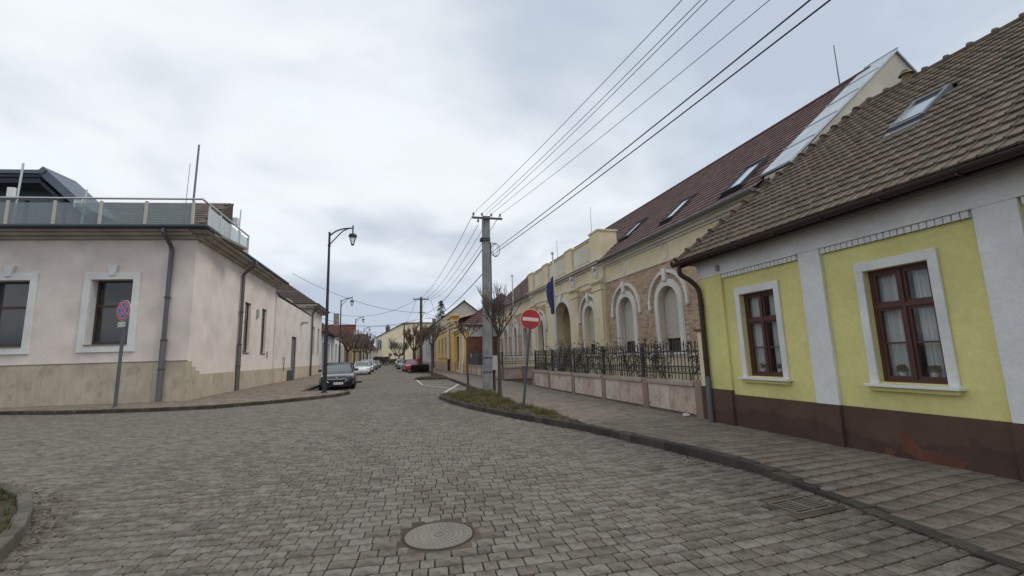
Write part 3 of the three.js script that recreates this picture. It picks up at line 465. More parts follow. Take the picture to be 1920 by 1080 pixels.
  // parapet with panels over the pavilion
  { const ph = 7.0; part(t, 'parapet', [box(zF, zN, 5.632, 6.75, pav - .62, pav + .0), box(zF, zN, 6.751, 6.8, pav - .66, pav + .05)], cream, { F });
    for (const [a, b] of [[-18.25, zN + .02], [-21.3, -20.45], [-24.9, -24.05], [zF - .02, -26.9]]) part(t, 'parapet_pier', [box(a, b, 5.633, b > -18 ? 6.93 : 6.82, pav - .78, pav + .12), box(a - .04, b + .04, b > -18 ? 6.931 : 6.821, b > -18 ? 7.0 : 6.88, pav - .82, pav + .16)], cream, { F });
    const pm = plaster(L(.74, .70, .58)); for (const [a, b] of [[-20.35, -18.35], [-23.95, -21.4], [-26.8, -25.0]]) part(t, 'parapet_panel', rbox(a, b, 5.85, 6.6, pav + .001, pav + .03, .006), pm, { F });
  }
  // roof
  const sl = .88, th = Math.atan(sl), ct = Math.cos(th), st = Math.sin(th), eZ = .3, eY = 5.52, RL = 5.6, onR = (x, s, o = 0) => V(x, eY + s * st + o * ct, eZ - s * ct + o * st);
  const ry = eY + RL * st, rz = eZ - RL * ct;
  part(t, 'roof', [slab(onR(zW - .2, 0, -.03), onR(zE - .5, 0, -.03), onR(zE - .5, RL, -.03), onR(zW - .2, RL, -.03), .06), slab(V(zW - .2, ry - .03, rz), V(zE - .5, ry - .03, rz), V(zE - .5, eY, rz * 2 - eZ), V(zW - .2, eY, rz * 2 - eZ), .06)], mat(C(74, 50, 46), { map: TT }), { F });
  part(t, 'gable_end', ext(shp([[eZ, 5.0], [rz, ry - .05], [rz * 2 - eZ, 5.0]]), .12, 0).rotateY(-Math.PI / 2).translate(zW + .1, 0, 0), cream, { F });
  const sks = [[-9.7, .55, 1.8], [-13.0, .8, 2.05], [-16.6, 1.3, 2.5]].map(([c, a, b]) => ({ x0: c - .32, x1: c + .32, s0: a, s1: b }));
  { const g = box(-.5, .5, 0, 1, 0, 1).toNonIndexed(); planarUV(g); const r = rng(131), items = [], row = .27, w = .195;
    for (let k = 0; k * row < RL - .05; k++) for (let x = zE - .72 - (k % 2 ? w / 2 : 0); x > zW - .1; x -= w) {
      const s0 = k * row, s1 = Math.min(s0 + row + .05, RL); if (x < zN + .1 && x > zF - .1 && s0 < .75) continue;
      if (sks.some(q => x > q.x0 - .15 && x < q.x1 + .15 && s1 > q.s0 - .05 && s0 < q.s1 + .05)) continue;
      const ti = .085 + (r() - .5) * .012, cc = Math.cos(th - ti), ss = Math.sin(th - ti);
      items.push({ c: pick(r, [3, 3, 2, 1.5, 1]), m: F.clone().multiply(M4().makeBasis(V(w - .008, 0, 0), V(0, cc, ss).multiplyScalar(.02), V(0, -ss, cc).multiplyScalar(s1 - s0)).setPosition(onR(x, s1, .01))) });
    }
    pieces(t, 'roof_tile', g, items, [C(118, 88, 85), C(110, 81, 79), C(126, 96, 92), C(102, 76, 74), C(132, 104, 98)], { map: TT, roughness: .85 });
  }
  for (let x = zW; x < zE - .8; x += .42) part(t, 'ridge_tile', cyl(V(x, ry, rz), V(x + .44, ry + .012, rz), .1, .085, 8), mat(C(104, 66, 62), { map: TT }), { F });
  sks.forEach(q => { const bar = (xa, xb, sa, sb, o0, o1) => slab(onR(xa, sa, o1), onR(xb, sa, o1), onR(xb, sb, o1), onR(xa, sb, o1), o1 - o0); const w = part(t, 'roof_window', [bar(q.x0 - .07, q.x0, q.s0 - .07, q.s1 + .07, 0, .13), bar(q.x1, q.x1 + .07, q.s0 - .07, q.s1 + .07, 0, .13), bar(q.x0, q.x1, q.s1, q.s1 + .07, 0, .13), bar(q.x0, q.x1, q.s0 - .07, q.s0, 0, .13)], mat(C(60, 62, 68)), { F }); part(w, 'pane', bar(q.x0, q.x1, q.s0, q.s1, .06, .09), new THREE.MeshPhysicalMaterial({ color: L(.62, .68, .70), roughness: .05, metalness: .75 }), { F }); });
  // eaves gutter
  for (const [a, b] of [[zN + .1, zE - .68], [zW, zF - .1]]) { const pr = [], R = .085; for (let i = 0; i <= 8; i++) { const q = Math.PI + Math.PI * i / 8; pr.push([Math.cos(q) * R, Math.sin(q) * R]); } part(t, 'gutter', ext(shp(pr), b - a, 0).rotateY(Math.PI / 2).translate(a, eY + .0, eZ + .06), mZinc, { F }); part(t, 'fascia', box(a, b, 5.471, 5.53, .1, eZ - .02), trim, { F }); }
  // fire gable against the yellow house, capped with sheet metal
  { const P = (x, y) => [x, y], a = shp([P(.0, 5.3), P(.0, 5.8), P(-4.1, 9.38), P(-8.2, 5.8), P(-8.2, 5.3)]);
    part(t, 'fire_gable', ext(a, .78, -.39).rotateY(-Math.PI / 2).translate(zE - .27, 0, 0), plaster(L(.56, .54, .46)), { F });
    part(t, 'gable_corbel', box(zE - .66, zE + .12, 4.9, 5.298, -.3, .18), cream, { F });
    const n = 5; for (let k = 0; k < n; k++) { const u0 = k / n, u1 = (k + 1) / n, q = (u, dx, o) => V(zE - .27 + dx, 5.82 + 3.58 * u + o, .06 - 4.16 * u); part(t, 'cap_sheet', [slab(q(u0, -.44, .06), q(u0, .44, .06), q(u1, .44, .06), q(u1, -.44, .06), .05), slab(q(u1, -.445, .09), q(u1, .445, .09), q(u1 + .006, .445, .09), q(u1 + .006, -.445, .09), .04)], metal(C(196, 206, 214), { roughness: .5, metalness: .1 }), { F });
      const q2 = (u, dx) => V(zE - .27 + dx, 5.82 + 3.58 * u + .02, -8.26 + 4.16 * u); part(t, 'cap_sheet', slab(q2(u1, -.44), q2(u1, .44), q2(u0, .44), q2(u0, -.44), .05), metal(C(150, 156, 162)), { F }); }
  }
  for (const [x, y, z, h] of [[-9.2, ry, rz, 1.4], [-26.5, ry, rz, 2.2], [-33, ry, rz, 1.6]]) part(t, 'lightning_rod', cyl(V(x, y, z), V(x, y + h, z), .018, .012, 6), mat(C(120, 122, 124)), { F });
}
function archBand(c, r0, r1, y0, ys, n = 16) { const p = []; p.push([c + r0, y0], [c + r1, y0]); for (let i = 0; i <= n; i++) { const a = Math.PI * i / n; p.push([c + r1 * Math.cos(a), ys + r1 * Math.sin(a)]); } p.push([c - r1, y0], [c - r0, y0]); for (let i = n; i >= 0; i--) { const a = Math.PI * i / n; p.push([c + r0 * Math.cos(a), ys + r0 * Math.sin(a)]); } return p.filter((q, i) => !i || Math.hypot(q[0] - p[i - 1][0], q[1] - p[i - 1][1]) > 1e-5); }
function slatGeo(c, ex, y, h, z) { return ext(shp([[0, 0], [.012, .008], [.012, h - .008], [0, h]]), 2 * ex, 0).rotateY(-Math.PI / 2).translate(c + ex, y, z); }
console.log('school');

// ---------------------------------------------------------------- low stone walls and iron railings
{
  const mPink = weathered(C(212, 194, 182), { map: at(tConc, 1.9) }), mPink2 = weathered(C(200, 176, 163), { map: at(tConc, 1.3) }), mCope = weathered(C(176, 164, 152)), mIron = mat(C(64, 66, 66), { roughness: .6, metalness: .2 });
  const F = FRZ(6.45);
  const bays = (t, a, b, piers, h, F_) => {
    const r = rng(Math.round(-a * 7)); const ps = [a + .12, ...piers, b - .12];
    for (let i = 0; i + 1 < ps.length; i++) {
      const x0 = ps[i] + .13, x1 = ps[i + 1] - .13; const n = x1 - x0 > 1.9 ? 3 : 2; let x = x0;
      part(t, 'wall_core', box(x0, x1, .06, h - .1, -.2, 0), mPink2, { F: F_ });
      for (let k = 0; k < n; k++) { const e = k === n - 1 ? x1 : x + (x1 - x0) / n * (.8 + r() * .4); part(t, 'wall_slab', rbox(x + .006, e - .006, .17, h - .105, .001, .035 + r() * .006, .006), r() < .5 ? mPink : mPink2, { F: F_ }); x = e; }
      const nc = 2; for (let k = 0; k < nc; k++) part(t, 'coping', rbox(x0 + k * (x1 - x0) / nc + .004, x0 + (k + 1) * (x1 - x0) / nc - .004, h - .098 + (r() - .5) * .006, h, -.24, .085, .012), mCope, { F: F_ });
      part(t, 'wall_foot', box(x0, x1, .05, .16, .001, .05), mat(C(112, 92, 80), { map: W1 }), { F: F_ });
    }
    for (const p of ps) part(t, 'pier', rbox(p - .128, p + .128, .06, h + .02, -.26, .06, .012), weathered(C(150, 130, 119)), { F: F_ });
  };
  const railing = (t, a, b, yb, yt, F_, step = .135, tips = true) => {
    const n = Math.round((b - a) / step);
    part(t, 'rail', box(a, b, yt - .2, yt - .165, -.11, -.07), mIron, { F: F_ }); part(t, 'rail', box(a, b, yb + .3, yb + .33, -.11, -.07), mIron, { F: F_ }); part(t, 'rail', box(a, b, yb + .15, yb + .18, -.11, -.07), mIron, { F: F_ });
    for (let i = 0; i <= n; i++) { const x = a + .03 + (b - a - .06) * i / n, g = [box(x - .008, x + .008, yb + .02, yt - .02, -.098, -.082)]; if (tips) g.push(new THREE.ConeGeometry(.022, .09, 6).translate(x, yt + .03, -.09), new THREE.SphereGeometry(.018, 6, 5).translate(x, yt - .07, -.09), box(x - .024, x + .024, yt - .05, yt - .04, -.096, -.084)); part(t, 'bar', g, mIron, { F: F_ }); if (i < n) part(t, 'scroll', new THREE.TorusGeometry(.045, .007, 4, 12).translate(x + step / 2, yb + .24, -.09), mIron, { F: F_ }); }
    for (let x = a; x <= b + .01; x += (b - a) / Math.max(1, Math.round((b - a) / 2.4))) part(t, 'post', [box(x - .03, x + .03, yb - .02, yt - .02, -.12, -.06), new THREE.SphereGeometry(.04, 8, 6).translate(x, yt + .03, -.09)], mIron, { F: F_ });
  };
  const w1 = thing('stone_wall', 'low pinkish stone wall with copings under the railing beside the yellow house', 'wall', [6.45, H0, -14]);
  bays(w1, -20.3, -8.3, [-18.0, -15.4, -12.95, -10.55], .86, F);
  const f1 = thing('iron_railing', 'dark iron railing with spear tips on the wall beside the yellow house', 'railing', [6.45, .86, -14]);
  railing(f1, -20.2, -8.42, .87, 1.72, F);
  const gp_ = thing('gate_pier', 'cream plastered pier at the corner of the yellow house', 'pier', [6.45, H0, -8.15]);
  part(gp_, 'shaft', box(-8.28, -7.98, .8, 1.95, -.3, .06), plaster(L(.80, .70, .47)), { F }); part(gp_, 'foot', box(-8.29, -7.98, .05, .798, -.3, .075), mat(C(92, 70, 60), { map: W1 }), { F }); part(gp_, 'cap', box(-8.33, -7.95, 1.951, 2.0, -.34, .1), mat(C(120, 84, 66), { map: W1 }), { F });
  // return railings at the school entrance
  const FzA = M4().makeTranslation(0, 0, -20.3);
  const f2 = thing('iron_railing', 'dark iron railing running from the wall back to the school entrance', 'railing', [7.6, H0, -20.3]); railing(f2, 6.6, 9.3, .3, 1.72, FzA, .135);
  const FzB = M4().makeTranslation(0, 0, -26.45);
  const w2 = thing('stone_wall', 'low pinkish stone wall turning the corner beyond the school entrance', 'wall', [6.45, H0, -33]);
  bays(w2, 6.3, 9.3, [7.8], .9, FzB); bays(w2, -39.4, -26.7, [-37.2, -35, -32.8, -30.6, -28.6], .9, F);
  const f3 = thing('iron_railing', 'dark railing with hoops on the wall past the school entrance', 'railing', [7.5, .9, -26.5]); railing(f3, 6.5, 9.25, .91, 1.75, FzB, .2); 
  const f4 = thing('iron_railing', 'dark iron railing behind the concrete pole, past the entrance', 'railing', [6.45, .9, -31]); railing(f4, -34.4, -26.7, .91, 1.75, F, .18);
  const pg = thing('sheet_fence', 'dark grey sheet metal fence on the wall beside the orange house', 'fence', [6.45, .9, -37]);
  part(pg, 'frame', [box(-39.3, -34.5, .92, .98, -.12, -.06), box(-39.3, -34.5, 1.95, 2.0, -.12, -.06), box(-34.56, -34.5, .98, 1.95, -.12, -.06), box(-39.3, -39.24, .98, 1.95, -.12, -.06)], mIron, { F }); for (let k = 0; k < 4; k++) part(pg, 'sheet', rbox(-39.23 + k * 1.165, -39.23 + (k + 1) * 1.165 - .01, .985, 1.945, -.1, -.085, .004), mat(C(66, 70, 74), { map: P15 }), { F });
  part(pg, 'notice', box(-38.0, -37.8, 1.55, 1.9, -.083, -.078), mat(C(206, 206, 200)), { F });
}
// front garden behind the railing
structure('garden_bed', sheet([[6.68, -8.4], [9.46, -8.4], [9.46, -43], [6.68, -43]], .1), mat(C(96, 86, 66), { map: SO, bumpMap: B1, bumpScale: .03 }));
function shrub(label, [x, z], h, seed, wide) {
  const t = thing('rose_bush', label, 'bush', [x, .1, z], 'rose bushes behind the railing'), r = rng(seed), st = [], lf = [];
  const grow = (p, d, l, rad, lev) => { const q = p.clone().addScaledVector(d, l); st.push(cyl(p, q, rad, rad * .7, 4, true)); const nl = lev > 0 ? 5 : 3; for (let k = 0; k < nl; k++) if (r() < .55 || lev < 2) { const c = p.clone().lerp(q, r()).add(V(r() - .5, r() - .5, r() - .5).multiplyScalar(.1)), s = .016 + r() * .022, a = V(r() - .5, r() - .2, r() - .5).normalize().multiplyScalar(s), b = V(r() - .5, r() - .5, r() - .5).normalize().multiplyScalar(s); lf.push(c.clone().sub(a), c.clone().add(b), c.clone().add(a)); lf.push(c.clone().sub(a), c.clone().add(a), c.clone().sub(b)); } if (lev > 0) for (let k = 0; k < (lev > 2 ? 3 : 2); k++) grow(q, d.clone().add(V((r() - .5) * 1.1, r() * .35, (r() - .5) * 1.1)).normalize(), l * (.6 + r() * .3), rad * .65, lev - 1); };
  for (let k = 0; k < 7; k++) { const a = r() * 6.28; grow(V(x + Math.cos(a) * .1, .08, z + Math.sin(a) * .15), V(Math.cos(a) * .5 * .6, 1, Math.sin(a) * wide).normalize(), h * (.3 + r() * .12), .011, 3); }
  part(t, 'stems', st, mat(C(70, 52, 40))); part(t, 'leaves', tri(lf), new THREE.MeshPhysicalMaterial({ color: C(84, 74, 50), roughness: .9, transmission: .2, thickness: 0, side: THREE.DoubleSide })); return t;
}
[[7.3, -10.4, 1.7], [7.4, -12.2, 1.9], [7.3, -13.7, 1.7], [7.4, -15.4, 1.95], [7.3, -16.9, 1.8], [7.4, -18.6, 1.9], [7.3, -19.6, 1.5]].forEach(([x, z, h], i) => shrub('straggly leafy rose bush growing behind the spear-tipped railing', [x, z], h, 400 + i, .5));
{ // flagpoles and the blue flag
  const mP = mat(C(206, 208, 208), { roughness: .4 }), f = (x, z, h, label) => { const t = thing('flagpole', label, 'flagpole', [x, .1, z]); part(t, 'pole', cyl(V(x, .1, z), V(x, h, z), .06, .04, 12), mP); part(t, 'finial', [new THREE.SphereGeometry(.085, 12, 8).translate(x, h + .07, z)], mP); part(t, 'footing', cyl(V(x, .1, z), V(x, .3, z), .11, .1, 10), mat(C(150, 150, 146))); return t; };
  f(8.0, -21.15, 6.7, 'white flagpole with a blue flag at the school entrance'); f(8.0, -29.2, 7.0, 'bare white flagpole in front of the far school wing');
  const P = [], n = 10, m = 16, gx = (i, j) => { const u = i / n, v = j / m, w = .5 * (.45 + .55 * Math.sin(Math.PI * Math.min(1, v * 1.25)) ** .8) * (1 - .35 * v); return V(7.94 - .10 * Math.sin(u * 9 + v * 2) * u - w * u * .45, 5.55 - 1.95 * v - .35 * u * (1 - v), -21.15 + -w * u * .75 + .09 * Math.cos(u * 11 + v)); };
  for (let i = 0; i < n; i++) for (let j = 0; j < m; j++) P.push(gx(i, j), gx(i + 1, j), gx(i + 1, j + 1), gx(i, j), gx(i + 1, j + 1), gx(i, j + 1));
  const stars = tex(128, (u, v) => { for (let k = 0; k < 12; k++) { const a = k * Math.PI / 6; if (Math.hypot(u - .5 - .25 * Math.cos(a), v - .5 - .25 * Math.sin(a)) < .022) return [.4, .38, .28]; } return [.17, .22, .40]; });
  single('flag', tri(P), mat(L(1, 1, 1), { map: at(stars, 1.3), side: THREE.DoubleSide, roughness: .8 }), 'dark blue flag hanging limp from the white flagpole', 'flag', [7.9, 3.6, -21.2]);
}
console.log('fences');

// ---------------------------------------------------------------- pink corner building (left)
{
  const K = V(-8.3, 0, -21.75), ph = 9 * Math.PI / 180;
  const FF = M4().makeRotationY(-ph).setPosition(K), FS = FLZ(K.x, 0, K.z), FB = M4();
  const t = thing('corner_building', 'pale pink corner building with roof terrace and travertine plinth', 'building', [K.x, H0, K.z]);
  const pink = plaster(L(.83, .735, .675)), pinkS = pink, mTrav = mat(C(206, 196, 178), { map: at(tTrav, 3.3), bumpMap: B4, bumpScale: .003, roughness: .8 }), white = plaster(L(.82, .83, .81)), soff = weathered(C(190, 186, 176)), dark = mat(C(58, 64, 74), { map: P15, roughness: .5, metalness: .2 });
  const WF = 15, WS = 13.9, HW = 7.0;
  // walls with real openings
  const fw = [-3.2, -7.15, -11.1], FH = .82, FY0 = 2.5, FY1 = 5.25;
  const s1 = shp(rectPts(-WF, 0, .05, HW)); fw.forEach(c => s1.holes.push(hole(rectPts(c - FH, c + FH, FY0, FY1)))); { const g = ext(s1, .5, -.5), p = g.attributes.position; for (let i = 0; i < p.count; i++) if (p.getX(i) > -.1 && p.getZ(i) < -.4) p.setX(i, p.getX(i) - .09); part(t, 'front_wall', g, pink, { F: FF }); }
  const sw = [[7.05, 8.2], [10.6, 11.75]], s2 = shp([[.09, .05], [WS, .05], [WS, HW], [.09, HW]]); sw.forEach(([a, b]) => s2.holes.push(hole(rectPts(a, b, 2.22, 5.15)))); part(t, 'side_wall', ext(s2, .5, -.5), pinkS, { F: FS });
  part(t, 'rear_wall', [box(-WF, -WF + .3, .05, HW, -13, -.5), box(-WF + .3, -3.0, .05, HW, -13.4, -13)], pink, { F: FF });
  // plinth panels: travertine slabs standing upright
  { const r = rng(151); let x = -WF; while (x < -.02) { const e = Math.min(x + .55 + r() * .3, 0); part(t, 'plinth_slab', box(x + .003, e - .003, .06, 1.74 + r() * .004, .001, .03 + r() * .004), mTrav, { F: FF }); x = e; }
    part(t, 'plinth_edge', box(-WF, .0, 1.746, 1.775, .001, .045), mat(C(120, 112, 102)), { F: FF });
    const ht = z => z < .45 ? 1.74 : z < .8 ? 1.5 : z < 1.2 ? 1.32 : 1.16; x = 0; while (x < WS - .02) { const e = Math.min(x < 1.19 ? x + .4 : x + .5 + r() * .25, WS); part(t, 'plinth_slab', box(x + .003, e - .003, .06, ht((x + e) / 2), .001, .03 + r() * .004), mTrav, { F: FS }); x = e; } }
  // front windows
  const wood = mat(C(82, 52, 42), { map: P15, roughness: .5 });
  fw.forEach(c => {
    const sh = shp(rectPts(c - FH - .27, c + FH + .27, FY0 - .3, FY1 + .3)); sh.holes.push(hole(rectPts(c - FH, c + FH, FY0, FY1)));
    const w = part(t, 'window_surround', ext(sh, .07, .0005, .008), white, { F: FF });
    part(w, 'keystone', ext(shp([[c - .1, FY1 + .16], [c + .1, FY1 + .16], [c + .19, FY1 + .62], [c - .19, FY1 + .62]]), .12, .0008, .01), white, { F: FF });
    part(w, 'reveal', [box(c - FH, c - FH + .02, FY0, FY1, -.38, -.001), box(c + FH - .02, c + FH, FY0, FY1, -.38, -.001)], white, { F: FF });
    const o = FH - .021, z = -.3, g = part(t, 'window', [box(c - o, c - o + .09, FY0, FY1, z - .07, z), box(c + o - .09, c + o, FY0, FY1, z - .07, z), box(c - o + .09, c + o - .09, FY0, FY0 + .12, z - .07, z), box(c - o + .09, c + o - .09, FY1 - .09, FY1, z - .07, z), box(c - o + .09, c + o - .09, 4.1, 4.2, z - .07, z + .01)], wood, { F: FF });
    for (const [a, b] of [[FY0 + .12, 4.1], [4.2, FY1 - .09]]) part(g, 'pane', box(c - o + .09, c + o - .09, a, b, z - .05, z - .03), glassReal, { F: FF });
    part(w, 'window_sill', rbox(c - FH, c + FH, FY0 - .03, FY0 + .02, -.3, .1, .006), mat(C(120, 112, 104)), { F: FF });
  });
  sw.forEach(([a, b]) => { const z = -.13, g = part(t, 'window', [box(a, a + .08, 2.22, 5.15, z - .07, z), box(b - .08, b, 2.22, 5.15, z - .07, z), box(a + .08, b - .08, 2.22, 2.32, z - .07, z), box(a + .08, b - .08, 5.05, 5.15, z - .07, z), box(a + .08, b - .08, 4.0, 4.1, z - .07, z)], wood, { F: FS }); part(g, 'pane', box(a + .08, b - .08, 2.32, 4.0, z - .05, z - .03), glassReal, { F: FS }); part(g, 'pane', box(a + .08, b - .08, 4.1, 5.05, z - .05, z - .03), glassReal, { F: FS }); part(g, 'window_sill', box(a - .02, b + .02, 2.17, 2.218, -.3, .06), mat(C(130, 122, 114)), { F: FS }); });
  part(t, 'wall_light', [rbox(9.3, 9.55, 4.4, 4.95, .001, .12, .02)], metal(C(168, 170, 172)), { F: FS });
  part(t, 'intercom', rbox(12.2, 12.32, 1.9, 2.35, .001, .05, .01), metal(C(120, 122, 124)), { F: FS });
  { const c = (F, x, z) => { const p = V(x, 0, z).applyMatrix4(F); return [p.x, p.z]; }; part(t, 'ceiling', [sheet([c(FF, -WF + .2, -.4), c(FF, -.6, -.4), c(FS, WS - .2, -.4), c(FF, -3, -13.2), c(FF, -WF + .2, -13.2)], HW - .03)], plaster(C(200, 196, 188))); part(t, 'end_wall', box(WS - .3, WS, .05, HW, -3.2, -.502), pink, { F: FS }); }
  // eaves: boxed soffit in steps, dark gutter round the corner
  const ev = (F, a, b) => { part(t, 'soffit', [box(a, b, HW + .002, HW + .12, -.4, .18), box(a, b, HW + .121, HW + .24, -.4, .42), box(a, b, HW + .241, HW + .3, -.4, .66)], soff, { F }); };
  ev(FF, -WF, .0); ev(FS, .0, WS + .1);
  part(t, 'soffit', [box(-.0, .62, HW + .242, HW + .3, -.0, .62)], soff, { F: M4().makeRotationY(-ph / 2).setPosition(K) });
  const fpt = (F, x, y, z) => V(x, y, z).applyMatrix4(F);
  const gc = fpt(FF, .72, HW + .38, .72);
  part(t, 'gutter', [cyl(fpt(FF, -WF, HW + .38, .72), gc, .1, .1, 10), cyl(gc, fpt(FS, WS + .2, HW + .38, .72), .1, .1, 10), new THREE.SphereGeometry(.1, 10, 8).translate(gc.x, gc.y, gc.z)], dark);
  part(t, 'eaves_board', [box(-WF, .6, HW + .301, HW + .46, .45, .68)], dark, { F: FF }); part(t, 'eaves_board', [box(-.6, WS + .15, HW + .301, HW + .46, .45, .68)], dark, { F: FS });
  const dp = (F, x) => { const g = part(t, 'downpipe', [tube([V(x, HW + .34, .7), V(x, HW + .12, .7), V(x + .02, HW - .15, .4), V(x + .03, HW - .42, .16), V(x + .03, HW - .8, .14)], .085, 10, 30), cyl(V(x + .03, HW - .78, .14), V(x + .03, 2.6, .14), .085, .085, 12)], metal(C(98, 100, 106)), { F }); part(g, 'foot', cyl(V(x + .03, 2.62, .14), V(x + .03, .12, .14), .11, .11, 12), metal(C(112, 112, 116)), { F }); for (const y of [2.6, 4.4, 1.4]) part(g, 'clip', cyl(V(x + .03, y, .14), V(x + .03, y + .06, .14), .125, .125, 12), metal(C(80, 82, 88)), { F }); };
  dp(FF, -.95); dp(FS, 6.0);
  // roof terrace: deck, railing with glass panels, tiled slopes behind
  part(t, 'terrace_deck', [box(-WF, .6, HW + .302, HW + .42, -3.2, .44)], mat(C(130, 126, 120)), { F: FF }); part(t, 'terrace_deck', [box(1.2, 5.6, HW + .303, HW + .425, -3.0, .44)], mat(C(130, 126, 120)), { F: FS });
  const steel = mat(C(196, 198, 196), { roughness: .3, metalness: .7 }), postM = mat(C(188, 184, 170), { roughness: .5 });
  const gl = new THREE.MeshPhysicalMaterial({ color: L(.66, .72, .73), roughness: .12, transmission: .85, thickness: 0, ior: 1.5 }), gl2 = new THREE.MeshPhysicalMaterial({ color: L(.78, .84, .84), roughness: .5, transmission: .7, thickness: 0 });
  const rt = HW + 1.72, rb = HW + .52;
  const xs = [-14.4, -12.62, -10.84, -9.06, -7.28, -5.5, -3.72, -1.94, -.05]; xs.forEach((x, i) => { part(t, 'railing_post', box(x - .045, x + .045, rb - .08, rt - .12, .32, .41), postM, { F: FF }); if (i) part(t, 'railing_glass', box(xs[i - 1] + .08, x - .08, rb, rt - .2, .35, .362), gl, { F: FF }); });
  const zs = [.15, 1.5, 2.9, 4.3, 5.6]; zs.forEach((x, i) => { part(t, 'railing_post', box(x - .03, x + .03, rb - .08, rt - .12, .3, .36), steel, { F: FS }); if (i) part(t, 'railing_glass', box(zs[i - 1] + .04, x - .04, rb, rt - .2, .32, .332), gl2, { F: FS }); });
  part(t, 'handrail', [cyl(fpt(FF, -WF, rt, .36), fpt(FF, .3, rt, .36), .045, .045, 8), cyl(fpt(FF, .3, rt, .36), fpt(FS, 5.7, rt, .36), .045, .045, 8), cyl(fpt(FS, 5.7, rt, .36), fpt(FS, 5.7, rb, .36), .03, .03, 8)], steel);
  { // tiled slopes in courses
    const pal = [C(124, 110, 102), C(114, 100, 94), C(132, 118, 108), C(106, 92, 86)], r = rng(161), items = [], g = box(-.5, .5, 0, 1, 0, 1).toNonIndexed(); planarUV(g);
    const rows = (F, a, b, eZ, eY, th, len, mit) => { const ct = Math.cos(th), st = Math.sin(th), row = .32, w = .34; for (let k = 0; k * row < len; k++) for (let x = a + mit * k * row * ct + (k % 2 ? w / 2 : 0); x < b; x += w) { const s1 = (k + 1) * row + .04, cc = Math.cos(th - .09), ss = Math.sin(th - .09); items.push({ c: pick(r, [3, 3, 2, 2]), m: F.clone().multiply(M4().makeBasis(V(w - .012, 0, 0), V(0, cc, ss).multiplyScalar(.025), V(0, -ss, cc).multiplyScalar(row + .03)).setPosition(V(x, eY + s1 * st, eZ - s1 * ct))) }); } };
    const th = 38 * Math.PI / 180, ct = Math.cos(th), st = Math.sin(th);
    const y1 = HW + .42, L1 = 4.2;
    part(t, 'roof', [slab(V(-9, y1, -.55), V(-.55, y1, -.55), V(-.55, y1 + L1 * st, -.55 - L1 * ct), V(-9, y1 + L1 * st, -.55 - L1 * ct), .08), ext(shp([[.55, y1], [.55 + L1 * ct, y1 + L1 * st - .05], [.55 + L1 * ct, y1]]), .1, 0).rotateY(Math.PI / 2).translate(-.66, 0, 0)], mat(C(92, 80, 76), { map: TT }), { F: FF });
    rows(FF, -9, -.75, -.55, y1, th, L1 - .35, 0);
    part(t, 'roof', [slab(V(5.8, y1, .5), V(WS + .2, y1, .5), V(WS + .2, y1 + 2.7, -3.0), V(5.8, y1 + 2.7, -3.0), .08)], mat(C(84, 74, 72), { map: TT }), { F: FS });
    rows(FS, 5.98, WS, .5, y1, Math.atan(2.7 / 3.5), 4.1, 0);
    pieces(t, 'roof_tile', g, items, pal, { map: TT });
  }
  { // glazed roof pavilion with folded metal roof
    const m = mat(C(96, 106, 120), { map: P15, roughness: .5 }), dk = mat(C(52, 58, 70));
    part(t, 'pavilion_roof', [ext(shp([[-15, 10.1], [-6.9, 10.15], [-6.75, 10.32], [-15, 10.28]]), 1.8, -2.25), slab(V(-6.95, 10.5, -.5), V(-4.75, 8.45, -.5), V(-4.75, 8.45, -2.2), V(-6.95, 10.5, -2.2), .34)], m, { F: FF });
    part(t, 'pavilion_fascia', [box(-15, -7.0, 9.72, 9.95, -.62, -.5), box(-15, -7.0, 9.98, 10.09, -.56, -.46)], dk, { F: FF });
    part(t, 'pavilion_glazing', [box(-15, -5.6, HW + .43, 8.9, -1.4, -1.36), box(-15, -6.7, 8.9, 10.08, -1.4, -1.36)], new THREE.MeshPhysicalMaterial({ color: L(.10, .13, .14), roughness: .12 }), { F: FF });
    for (let x = -14.6; x < -6; x += 1.6) part(t, 'pavilion_mullion', box(x, x + .1, HW + .43, 9.2, -1.355, -1.3), dk, { F: FF });
    part(t, 'pavilion_soffit', slab(V(-7.1, 9.95, -.55), V(-5.0, 8.05, -.55), V(-5.0, 8.05, -2.1), V(-7.1, 9.95, -2.1), .12), dk, { F: FF });
  }
  // masts on the terrace
  const mast = (label, p, h, r, boxY) => { const q = thing('terrace_mast', label, 'mast', [p.x, p.y, p.z]); part(q, 'pole', cyl(p, p.clone().add(V(.06, h, 0)), r, r * .8, 8), boxY ? steel : mat(C(110, 116, 124), { metalness: .4, roughness: .5 })); if (boxY) part(q, 'antenna_box', rbox(p.x - .3, p.x - .03, p.y + boxY, p.y + boxY + .42, p.z - .1, p.z + .12, .03), mat(C(224, 226, 226))); };
  mast('tall plain dark mast at the corner of the roof terrace', fpt(FF, -.25, HW + .42, .1), 3.95, .05); mast('short thin rod beside the tall terrace mast', fpt(FF, -.62, HW + .42, .0), 3.1, .014);
  mast('steel mast with white box standing in front of the roof pavilion', fpt(FF, -7.15, HW + .42, .2), 2.9, .05, 1.35); mast('short steel mast with white box by the pavilion roof edge', fpt(FF, -4.55, HW + .42, .2), 1.75, .04, .9);
  mast('steel mast with white box at the street end of the terrace', fpt(FS, 4.6, HW + .42, .15), 2.5, .04, 1.6);
}
